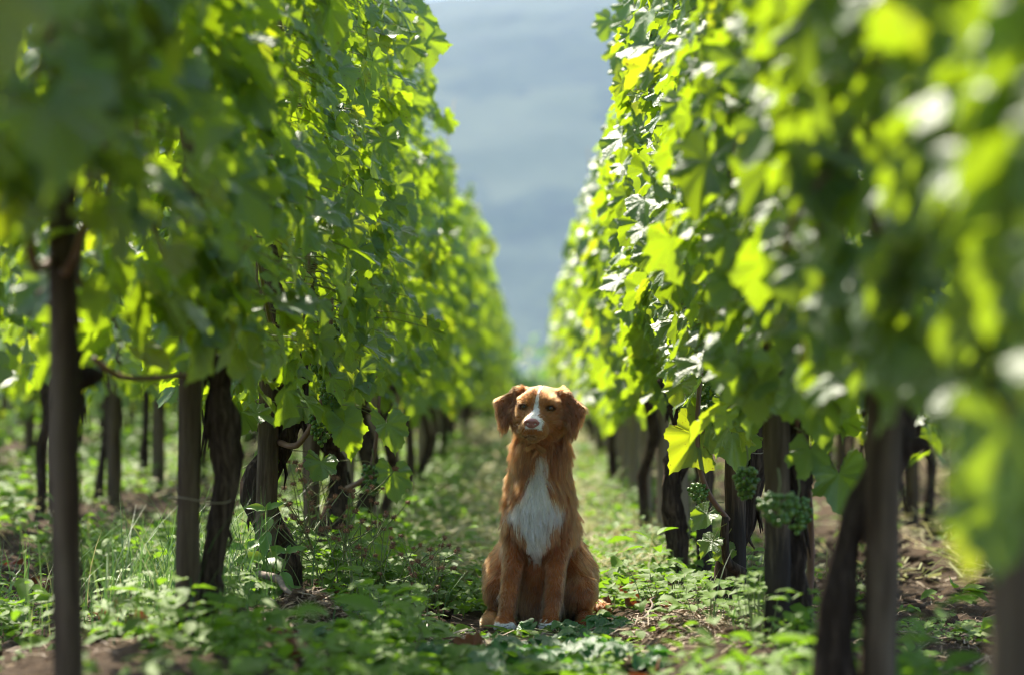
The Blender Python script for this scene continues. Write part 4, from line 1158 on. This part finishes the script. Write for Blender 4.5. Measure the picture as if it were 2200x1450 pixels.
def cone(a, b, ra, rb, k=0.03, head=False):
    a, b = (h2d(a), h2d(b)) if head else (np.array(a, float), np.array(b, float))
    rm = max(ra, rb); sl = sub_block(np.minimum(a, b) - rm, np.maximum(a, b) + rm); p = GP[sl]
    ab = b - a; t = np.clip(((p - a) @ ab) / (ab @ ab), 0, 1)
    blend(np.linalg.norm(p - a - t[..., None] * ab, axis=-1) - (ra + t * (rb - ra)), sl, k)
def ell(c, r, k=0.03, head=False, cut=False, R_=None):
    r = np.array(r, float); Rm = HR if head else (np.eye(3) if R_ is None else R_); c = h2d(c) if head else np.array(c, float)
    m = r.max(); sl = sub_block(c - m, c + m); q = (GP[sl] - c) @ Rm
    k0 = np.linalg.norm(q / r, axis=-1); k1 = np.linalg.norm(q / r ** 2, axis=-1) + 1e-6
    blend(k0 * (k0 - 1) / k1, sl, k, cut)
def tri(A, B, C, th, k=0.01):
    A, B, C = h2d(A), h2d(B), h2d(C)
    sl = sub_block(np.minimum(np.minimum(A, B), C), np.maximum(np.maximum(A, B), C), 0.05); p = GP[sl]
    ba, cb, ac = B - A, C - B, A - C; nn = np.cross(ba, ac)
    pa, pb, pc = p - A, p - B, p - C
    ins = (np.sign(pa @ np.cross(ba, nn)) + np.sign(pb @ np.cross(cb, nn)) + np.sign(pc @ np.cross(ac, nn))) >= 2
    def seg(q, e): t = np.clip(q @ e / (e @ e), 0, 1); return ((q - t[..., None] * e) ** 2).sum(-1)
    d2 = np.where(ins, (pa @ nn) ** 2 / (nn @ nn), np.minimum(np.minimum(seg(pa, ba), seg(pb, cb)), seg(pc, ac)))
    blend(np.sqrt(d2) - th, sl, k)
# trunk of the body
cone((-0.004, -0.02, 0.52), (-0.004, 0.015, 0.44), 0.050, 0.058); cone((-0.004, 0.015, 0.44), (-0.006, 0.045, 0.36), 0.058, 0.068)
cone((-0.006, 0.045, 0.36), (0.006, 0.10, 0.25), 0.068, 0.074); cone((0.006, 0.10, 0.25), (0.0, 0.25, 0.13), 0.074, 0.092)
ell((-0.014, -0.015, 0.315), (0.056, 0.055, 0.085)); ell((-0.014, 0.0, 0.24), (0.042, 0.048, 0.06))
ell((-0.012, 0.062, 0.16), (0.05, 0.045, 0.10)); ell((-0.015, 0.085, 0.07), (0.06, 0.04, 0.07))
# forelegs
for sh, el, wr, an, paw in (((-0.055, 0.02, 0.33), (-0.066, 0.03, 0.215), (-0.086, -0.022, 0.085), (-0.092, -0.034, 0.03), (-0.095, -0.058, 0.016)),
                            ((0.040, 0.02, 0.33), (0.040, 0.03, 0.215), (0.028, -0.022, 0.085), (0.020, -0.034, 0.03), (0.018, -0.058, 0.016))):
    cone(sh, el, 0.033, 0.028, 0.016); cone(el, wr, 0.028, 0.0185, 0.014); cone(wr, an, 0.0185, 0.0175, 0.01)
    ell((paw[0], paw[1] + 0.012, 0.018), (0.024, 0.036, 0.018), 0.012)
    for tx, ty in ((-0.018, 0.004), (-0.006, -0.006), (0.007, -0.006), (0.019, 0.004)):
        ell((paw[0] + tx, paw[1] - 0.016 + ty, 0.0125), (0.0078, 0.014, 0.0115), 0.004)
# hind legs folded on the ground
for s, cx in ((-1, -0.088), (1, 0.078)):
    ell((cx, 0.17, 0.115), (0.045, 0.105, 0.10), 0.04)
    cone((cx + s * 0.004, 0.14, 0.135), (cx + s * 0.016, 0.07, 0.095), 0.052, 0.038, 0.03)
    cone((cx + s * 0.016, 0.07, 0.09), (cx + s * 0.014, 0.20, 0.035), 0.034, 0.022, 0.02)
    fx = cx + s * (0.045 if s < 0 else 0.036)
    cone((cx + s * 0.014, 0.21, 0.028), (fx, 0.03, 0.020), 0.022, 0.020, 0.015)
    ell((fx, 0.012, 0.018), (0.024, 0.034, 0.018), 0.012)
    for tx in (-0.017, -0.006, 0.006, 0.017):
        ell((fx + tx, -0.012 + abs(tx) * 0.4, 0.012), (0.0075, 0.014, 0.011), 0.004)
cone((0.02, 0.31, 0.08), (0.11, 0.36, 0.035), 0.032, 0.028, 0.02); cone((0.11, 0.36, 0.035), (0.17, 0.30, 0.025), 0.028, 0.016, 0.02)
# head
ell((0, 0.0, 0.002), (0.056, 0.070, 0.057), 0.02, True)
cone((0, 0.02, -0.03), (0, -0.02, -0.04), 0.05, 0.045, 0.03, True)
for s in (-1, 1):
    ell((s * 0.027, -0.042, 0.016), (0.024, 0.024, 0.020), 0.016, True)       # brow
    ell((s * 0.036, -0.028, -0.028), (0.028, 0.040, 0.034), 0.02, True)        # cheek
    ell((s * 0.0165, -0.098, -0.056), (0.0190, 0.032, 0.0195), 0.012, True)     # lips
cone((0, -0.045, -0.034), (0, -0.104, -0.050), 0.036, 0.0245, 0.018, True)
cone((0, -0.048, -0.014), (0, -0.114, -0.038), 0.019, 0.0145, 0.014, True)
cone((0, -0.045, -0.058), (0, -0.096, -0.073), 0.024, 0.0125, 0.008, True)
for s, dz in ((-1, 0.0), (1, -0.006)):
    cone((s * 0.036, 0.002, 0.038), (s * 0.066, -0.004, 0.041), 0.015, 0.011, 0.014, True)
    A, B, C, D = (s * 0.052, -0.002, 0.050), (s * 0.112, -0.018, 0.014 + dz), (s * 0.088, -0.032, -0.046 + dz), (s * 0.064, -0.030, -0.012 + dz)
    tri(A, B, C, 0.0060, 0.008); tri(A, C, D, 0.0060, 0.008)
EYES = []
for s in (-1, 1):
    ell((s * 0.0335, -0.066, 0.002), (0.0105, 0.010, 0.0068), 0.006, True, cut=True)
    cone((s * 0.023, -0.0635, 0.0125), (s * 0.043, -0.056, 0.0105), 0.0048, 0.0045, 0.006, True)
# ---- surface nets
ins = SD < 0
N0, N1, N2 = SD.shape
corner = [(i, j, k) for i in (0, 1) for j in (0, 1) for k in (0, 1)]
cnt = sum(ins[i:N0 - 1 + i, j:N1 - 1 + j, k:N2 - 1 + k].astype(np.int8) for i, j, k in corner)
cells = np.argwhere((cnt > 0) & (cnt < 8)); cid = -np.ones((N0 - 1, N1 - 1, N2 - 1), int); cid[tuple(cells.T)] = np.arange(len(cells))
acc = np.zeros((len(cells), 3)); nac = np.zeros(len(cells))
for a in corner:
    for ax in range(3):
        if a[ax]: continue
        b = list(a); b[ax] = 1
        va = SD[tuple((cells + a).T)]; vb = SD[tuple((cells + b).T)]; m = (va < 0) != (vb < 0)
        t = np.where(m, va / np.where(m, va - vb, 1), 0)
        p = np.array(a, float) + t[:, None] * (np.array(b) - np.array(a)); acc[m] += p[m]; nac[m] += 1
DV = (cells + acc / nac[:, None]) * H + np.array([GX[0], GY[0], GZ[0]])
quads = []
for ax in range(3):
    o1, o2 = [(1, 2), (2, 0), (0, 1)][ax]
    sa = [slice(None)] * 3; sb = [slice(None)] * 3; sa[ax] = slice(0, -1); sb[ax] = slice(1, None)
    x_ = ins[tuple(sa)] != ins[tuple(sb)]
    E = np.argwhere(x_); E = E[(E[:, o1] > 0) & (E[:, o2] > 0) & (E[:, o1] < SD.shape[o1] - 1) & (E[:, o2] < SD.shape[o2] - 1)]
    e1 = np.eye(3, dtype=int)[o1]; e2 = np.eye(3, dtype=int)[o2]
    q = np.stack([cid[tuple((E - e1 - e2).T)], cid[tuple((E - e2).T)], cid[tuple(E.T)], cid[tuple((E - e1).T)]], -1)
    fl = ~ins[tuple(E.T)]; q[fl] = q[fl][:, ::-1]; quads.append(q)
DQ = np.concatenate(quads); DQ = DQ[(DQ >= 0).all(1)]
def sdf_at(P):
    g = (P - np.array([GX[0], GY[0], GZ[0]])) / H; i = np.clip(np.floor(g).astype(int), 0, np.array(SD.shape) - 2); f = g - i; out = 0
    for a in corner:
        w = np.prod(np.where(np.array(a), f, 1 - f), -1); out = out + w * SD[tuple((i + a).T)]
    return out
def grad(P, e=0.004):
    return norm(np.stack([sdf_at(P + e * np.eye(3)[k]) - sdf_at(P - e * np.eye(3)[k]) for k in range(3)], -1))

nose_h = np.array([0.0, -0.127, -0.041])
EYE_H = [np.array([s * 0.0335, -0.059, 0.0035]) for s in (-1, 1)]
for e in EYE_H:      # seat each eyeball in its socket: step back from the front until the socket floor
    y_ = -0.10
    while sdf_at(h2d(np.array([[e[0], y_, e[2]]])))[0] > 0.001 and y_ < -0.02: y_ += 0.001
    e[1] = y_ + 0.0030

CHEST_Z = np.array([.15, .17, .21, .262, .283, .297, .325, .337, .38, .42, .45, .46])
CHEST_L = np.array([-.016, -.026, -.040, -.048, -.056, -.080, -.080, -.042, -.034, -.024, -.012, -.004]); CHEST_R = np.array([-.012, -.004, .008, .014, .020, .056, .060, .014, .009, .006, .003, -.004])
def coat(P, Nn):
    """colour of the coat at skin points: (n,3) and white mask"""
    n_ = len(P); hp = d2h(P); j = (noise3(P, 60, 1) - 0.5) * 0.016 + (noise3(P, 150, 2) - 0.5) * 0.010
    zc = P[:, 2] - 0.7 * j
    w = np.interp(zc, CHEST_Z, CHEST_L), np.interp(zc, CHEST_Z, CHEST_R)
    white = (P[:, 0] > w[0] + j) & (P[:, 0] < w[1] + j) & (P[:, 2] < 0.485) & (P[:, 2] > 0.165) & (P[:, 1] < 0.045) & (Nn[:, 1] < 0.25)
    head = (hp[:, 2] > -0.085) & (P[:, 2] > 0.46) & (hp[:, 1] < 0.05) | (hp[:, 1] < -0.055) & (hp[:, 2] > -0.1)
    bw = np.interp(hp[:, 1], [-0.135, -0.115, -0.095, -0.075, -0.06, -0.03, 0.02], [0.016, 0.016, 0.011, 0.0055, 0.0026, 0.0018, 0.0014])
    face = head & (np.abs(hp[:, 0] - 0.001 - j * 0.25) < bw * (1 + (noise3(P, 130, 5) - .5) * 0.9)) & (hp[:, 2] > np.interp(hp[:, 1], [-0.13, -0.1, -0.07], [-0.055, -0.048, -0.036])) & (hp[:, 1] < 0.03)
    side = head & (hp[:, 0] > 0.006) & (hp[:, 0] < 0.026) & (hp[:, 1] < -0.102) & (hp[:, 2] > -0.050 + j) & (hp[:, 2] < -0.025)
    paw = ((P[:, 2] < 0.022 + j) & (P[:, 1] < -0.045) & (P[:, 0] < 0.03))
    white = white | face | side | paw
    v = noise3(P, 22, 3)[:, None]
    c = np.array([0.185, 0.055, 0.015]) * (1 - v) + np.array([0.30, 0.102, 0.029]) * v
    ear = head & (np.abs(hp[:, 0]) > 0.066)
    c[ear] = c[ear] * np.array([0.85, 0.88, 1.0])
    tan = head & (hp[:, 1] < -0.06) & ~ear
    c[tan] = c[tan] * 0.55 + np.array([0.40, 0.17, 0.05]) * 0.45
    chin = head & (hp[:, 1] < -0.080) & (hp[:, 2] < -0.068)
    c[chin] = c[chin] * 0.8 + np.array([0.5, 0.36, 0.24]) * 0.2
    lip = chin & (hp[:, 2] > -0.079) & (np.abs(hp[:, 0]) < 0.012) & (hp[:, 1] < -0.09); c[lip] = np.array([0.34, 0.22, 0.15])
    hind = (P[:, 2] < 0.04) & (P[:, 0] < -0.115); c[hind] = c[hind] * 0.5 + np.array([0.62, 0.36, 0.16]) * 0.5
    flank = (P[:, 2] < 0.14) & (P[:, 1] > 0.03) & (np.abs(P[:, 0]) < 0.09); c[flank] = c[flank] * 0.75 + np.array([0.34, 0.22, 0.13]) * 0.25
    c[white] = np.array([0.72, 0.70, 0.66])
    for e in EYE_H:
        dd = np.linalg.norm((hp - (e + np.array([0, -0.006, 0]))) * np.array([0.8, 1, 1.25]), axis=1); near = dd < 0.0108
        c[near] = np.array([0.05, 0.022, 0.013])
    mouth = head & (hp[:, 1] < -0.085) & (np.abs(hp[:, 2] + 0.0715 + 0.25 * np.abs(hp[:, 0])) < 0.0013) & (np.abs(hp[:, 0]) < 0.024); c[mouth] = np.array([0.10, 0.04, 0.03])
    return c, white
DN = grad(DV)
cc, _ = coat(DV, DN)
n = NT('dog_coat_skin'); at_ = n.n('ShaderNodeAttribute', attribute_name='coat'); b = n.n('ShaderNodeBsdfPrincipled'); n.l(at_.outputs[0], b.inputs[0]); b.inputs['Roughness'].default_value = 0.85; b.inputs['Specular IOR Level'].default_value = 0.115
n.l(b.outputs[0], n.out.inputs[0]); M['skin'] = n.m
dog = obj('dog', make_mesh('dog', DV, DQ, M['skin'], True, cols={'coat': np.concatenate([cc, np.ones((len(cc), 1))], 1)}), None, DOG)
tag(dog, 'red-brown dog with white chest sitting in the lane facing the camera', 'dog')

# ---- fur
r = np.random.default_rng(77)
T3 = np.concatenate([DQ[:, [0, 1, 2]], DQ[:, [0, 2, 3]]])
A_, B_, C_ = DV[T3[:, 0]], DV[T3[:, 1]], DV[T3[:, 2]]
area = np.linalg.norm(np.cross(B_ - A_, C_ - A_), axis=1); cen = (A_ + B_ + C_) / 3
wgt = area * np.where(cen[:, 1] > 0.2, 0.35, 1.0) * np.where(cen[:, 2] > 0.47, 1.9, 1.0) * np.where(cen[:, 2] < 0.005, 0.0, 1.0)
NF = 95000
ti = r.choice(len(T3), NF, p=wgt / wgt.sum()); u, v = r.random(NF), r.random(NF); fl = u + v > 1; u[fl], v[fl] = 1 - u[fl], 1 - v[fl]
RP = A_[ti] + u[:, None] * (B_[ti] - A_[ti]) + v[:, None] * (C_[ti] - A_[ti]); RN = grad(RP); hp = d2h(RP)
col, white = coat(RP, RN)
head = (RP[:, 2] > 0.475) & (hp[:, 2] > -0.08) & (hp[:, 1] < 0.035) | (hp[:, 1] < -0.055) & (hp[:, 2] > -0.1); ear = head & (np.abs(hp[:, 0]) > 0.062) & (hp[:, 2] > -0.06)
keep = np.linalg.norm((hp - nose_h) / np.array([0.019, 0.016, 0.0135]), axis=1) > 1.0
for e in EYE_H: keep &= np.linalg.norm((hp - (e + np.array([0, -0.004, 0]))) * np.array([0.9, .7, 1.2]), axis=1) > 0.0088
keep &= ~(np.all(np.abs(col - np.array([0.10, 0.04, 0.03])) < 1e-6, axis=1))
# lie of the coat
flow = np.tile(np.array([0, 0.12, -1.0]), (NF, 1))
fh = norm(hp - (nose_h + np.array([0, 0.0, 0.0]))) @ HR.T
flow[head] = fh[head] + np.array([0, 0, -0.15])
flow[ear] = np.stack([np.sign(hp[ear, 0]) * 0.25, np.full(ear.sum(), -.1), np.full(ear.sum(), -1.0)], -1)
earbase = head & ~ear & (np.abs(hp[:, 0]) > 0.042) & (hp[:, 2] > 0.022); flow[earbase] = np.stack([np.sign(hp[earbase, 0]), np.full(earbase.sum(), .2), np.full(earbase.sum(), .1)], -1)
neck = ~head & (RP[:, 2] > 0.25) & (RP[:, 1] < 0.12)
flow[neck, 0] += np.where(white[neck], 0.5, 2.2) * (RP[neck, 0] + 0.012); flow[neck, 1] -= 0.1
hau = (RP[:, 2] < 0.24) & (RP[:, 1] > 0.05); flow[hau, 1] -= 0.25
hindfoot = (RP[:, 2] < 0.05); flow[hindfoot] = np.array([0, -0.7, -0.7])
# whorls: tousled direction
for k, (sc, am) in enumerate(((12, 0.55), (34, 0.22))):
    flow += am * (np.stack([noise3(RP, sc, 10 + k), noise3(RP, sc, 20 + k), noise3(RP, sc, 30 + k)], -1) - 0.5) * 2 * np.where(head & ~ear, 0.25, 1.0)[:, None]
flow -= (flow * RN).sum(1, keepdims=True) * RN; flow = norm(flow)
LEN = np.full(NF, 0.020)
LEN[neck] = 0.042; LEN[neck & white] = 0.042
LEN[head] = np.interp(np.linalg.norm(hp[head] - nose_h, axis=1), [0.0, 0.03, 0.07, 0.11, 0.16], [0.0045, 0.006, 0.0085, 0.012, 0.017])
LEN[ear] = np.interp(hp[ear, 2], [-0.05, 0.0, 0.05], [0.024, 0.017, 0.011])
thr = head & (hp[:, 2] < -0.045) & (hp[:, 1] > -0.06); LEN[thr] = 0.022
fore = (RP[:, 2] < 0.22) & (RP[:, 1] < 0.05) & ~white; LEN[fore] = 0.012
feath = (RP[:, 2] < 0.22) & (RP[:, 2] > 0.05) & (RP[:, 1] < 0.06) & (RN[:, 1] > 0.25); LEN[feath] = 0.046
belly = (RP[:, 2] < 0.20) & (np.abs(RP[:, 0]) < 0.095) & (RP[:, 1] > 0.04) & (RN[:, 1] < 0.2); LEN[belly] = 0.050
LEN[hau & ~belly] = 0.026; LEN[RP[:, 2] < 0.04] = np.minimum(LEN[RP[:, 2] < 0.04], 0.009)
LEN *= r.uniform(0.65, 1.25, NF)
LEN = np.where((LEN > 0.012), np.minimum(LEN, 0.85 * np.clip(RP[:, 2], 0.004, 1)), LEN)
lift = np.where(head & ~ear, 0.28, 0.38)[:, None] * r.uniform(0.6, 1.4, (NF, 1)); lift[earbase] *= 1.3
D0 = norm(flow + RN * lift + 0.10 * r.normal(0, 1, (NF, 3)))
tip = RP + D0 * LEN[:, None]
# tufts: tips drawn together
kd = kdtree.KDTree(4200); ci = r.choice(NF, 4200, replace=False)
for q, i in enumerate(ci): kd.insert(RP[i], q)
kd.balance()
own = np.array([kd.find(p)[1] for p in RP]); ctip = (D0 * LEN[:, None])[ci][own] + RP[ci][own]
pull = np.clip((LEN - 0.006) / 0.02, 0, 1) * 0.75 * r.uniform(0.5, 1.2, NF)
tip = tip + (ctip - tip) * pull[:, None]
tip[:, 2] -= LEN * 0.10; tip[:, 2] = np.maximum(tip[:, 2], 0.002)
S = 5; tt = np.linspace(0, 1, S)
mid = RP + norm(flow + RN * lift * 2.0) * (LEN * 0.5)[:, None]
root = RP - RN * 0.001
PTS = ((1 - tt) ** 2)[None, :, None] * root[:, None] + (2 * tt * (1 - tt))[None, :, None] * mid[:, None] + (tt ** 2)[None, :, None] * tip[:, None]
fc = col * r.uniform(0.7, 1.25, (NF, 1)) * r.uniform(0.55, 1.3, (4200, 1))[own] * np.where(white[:, None], 1.0, 1.0)
pale = feath | (r.random(NF) < 0.07); fc[pale & ~white] = fc[pale & ~white] * 0.5 + np.array([0.62, 0.42, 0.24]) * 0.5
dark = noise3(RP, 45, 9) > 0.68; fc[dark & ~head] *= 0.8
PTS, fc, LEN = PTS[keep], np.clip(fc[keep], 0, 0.85), LEN[keep]
n = NT('fur')
at_ = n.n('ShaderNodeAttribute', attribute_name='fur_color'); pr = n.n('ShaderNodeBsdfHairPrincipled')
pr.parametrization = 'COLOR'; n.l(at_.outputs['Color'], pr.inputs['Color']); pr.inputs['Roughness'].default_value = 0.42; pr.inputs['Radial Roughness'].default_value = 0.6
n.l(pr.outputs[0], n.out.inputs[0]); M['fur'] = n.m
def hair_object(name, PTS, colr, r0, r1, mat, parent, kind='stuff'):
    hc = bpy.data.hair_curves.new(name); m, s, _ = PTS.shape
    hc.add_curves([s] * m)
    hc.attributes['position'].data.foreach_set('vector', PTS.astype(np.float32).ravel()) if 'position' in hc.attributes else hc.points.foreach_set('position', PTS.astype(np.float32).ravel())
    ra = hc.attributes.get('radius') or hc.attributes.new('radius', 'FLOAT', 'POINT')
    ra.data.foreach_set('value', np.tile(np.linspace(r0, r1, s), m).astype(np.float32))
    ca = hc.attributes.new('fur_color', 'FLOAT_COLOR', 'CURVE'); ca.data.foreach_set('color', np.concatenate([colr, np.ones((m, 1))], 1).astype(np.float32).ravel())
    hc.materials.append(mat); o = bpy.data.objects.new(name, hc); link(o, parent); o['kind'] = kind; return o
hair_object('fur', PTS, fc, 0.00042, 0.00008, M['fur'], dog)

# ---- nose, eyes, whiskers
nv, nf = icosphere(); nv = nv.copy()
import bmesh as _bm
bm = _bm.new(); _bm.ops.create_icosphere(bm, subdivisions=4, radius=1.0); nv = np.array([q.co[:] for q in bm.verts]); nf = np.array([[q.index for q in f.verts] for f in bm.faces]); bm.free()
q = nv * np.array([0.0190, 0.0125, 0.0135]); q[:, 0] *= 1 + 0.25 * np.clip(nv[:, 2], -1, 1) * (nv[:, 2] < .4)   # wider on top
for s in (-1, 1):
    dd = np.hypot((nv[:, 0] - s * 0.50) / 0.30, (nv[:, 2] + 0.05) / 0.32); q[:, 1] += np.where((nv[:, 1] < 0), 0.010 * np.exp(-dd ** 2 * 1.8), 0)
q[:, 1] += np.where((nv[:, 1] < 0) & (nv[:, 2] < 0.2), 0.002 * np.exp(-(nv[:, 0] / 0.08) ** 2), 0)
n = NT('pink_brown_nose'); tc = n.n('ShaderNodeTexCoord'); vo = n.n('ShaderNodeTexVoronoi'); vo.inputs['Scale'].default_value = 700; n.l(tc.outputs['Object'], vo.inputs['Vector'])
b = n.n('ShaderNodeBsdfPrincipled'); b.inputs['Base Color'].default_value = (0.40, 0.16, 0.135, 1); b.inputs['Roughness'].default_value = 0.38
n.l(n.bump(vo.outputs[0], 0.3, 0.0006), b.inputs['Normal']); n.l(b.outputs[0], n.out.inputs[0])
obj('nose', make_mesh('nose', h2d(q + nose_h), nf, n.m), dog)
n = NT('amber_eye'); tc = n.n('ShaderNodeTexCoord'); sep = n.n('ShaderNodeSeparateXYZ'); n.l(tc.outputs['Object'], sep.inputs[0])
rr = n.math('SQRT', n.math('ADD', n.math('POWER', sep.outputs[0], 2.0), n.math('POWER', sep.outputs[2], 2.0)))
c = n.ramp(n.math('MULTIPLY', rr, 100), [(0.0, (0.004, 0.003, 0.003)), (0.33, (0.004, 0.003, 0.003)), (0.42, (0.16, 0.075, 0.02)), (0.66, (0.10, 0.04, 0.012)), (0.74, (0.012, 0.007, 0.005)), (0.85, (0.25, 0.2, 0.17))])
b = n.n('ShaderNodeBsdfPrincipled'); n.l(c, b.inputs[0]); b.inputs['Roughness'].default_value = 0.06; b.inputs['Coat Weight'].default_value = 1.0
n.l(b.outputs[0], n.out.inputs[0])
EYE_ME = make_mesh('eye', nv * 0.0090, nf, n.m)
for e in EYE_H:
    o = obj('eye', EYE_ME, dog, h2d(e)); o.rotation_euler = Matrix(HR.tolist()).to_euler()
W = []
for s in (-1, 1):
    for k in range(9):
        a = np.array([s * (0.020 + 0.003 * (k % 3)), -0.108 + 0.006 * (k // 3), -0.044 - 0.006 * (k % 3)])
        d = np.array([s * 1.0, -0.15 + r.normal(0, .15), -0.35 + r.normal(0, .2)]); L = r.uniform(0.025, 0.045)
        W.append([h2d(a + d * L * t + np.array([0, 0, -0.01]) * t * t) for t in np.linspace(0, 1, 5)])
W = np.array(W); hair_object('whiskers', W, np.tile([0.4, 0.28, 0.18], (len(W), 1)), 0.00011, 0.00003, M['fur'], dog)
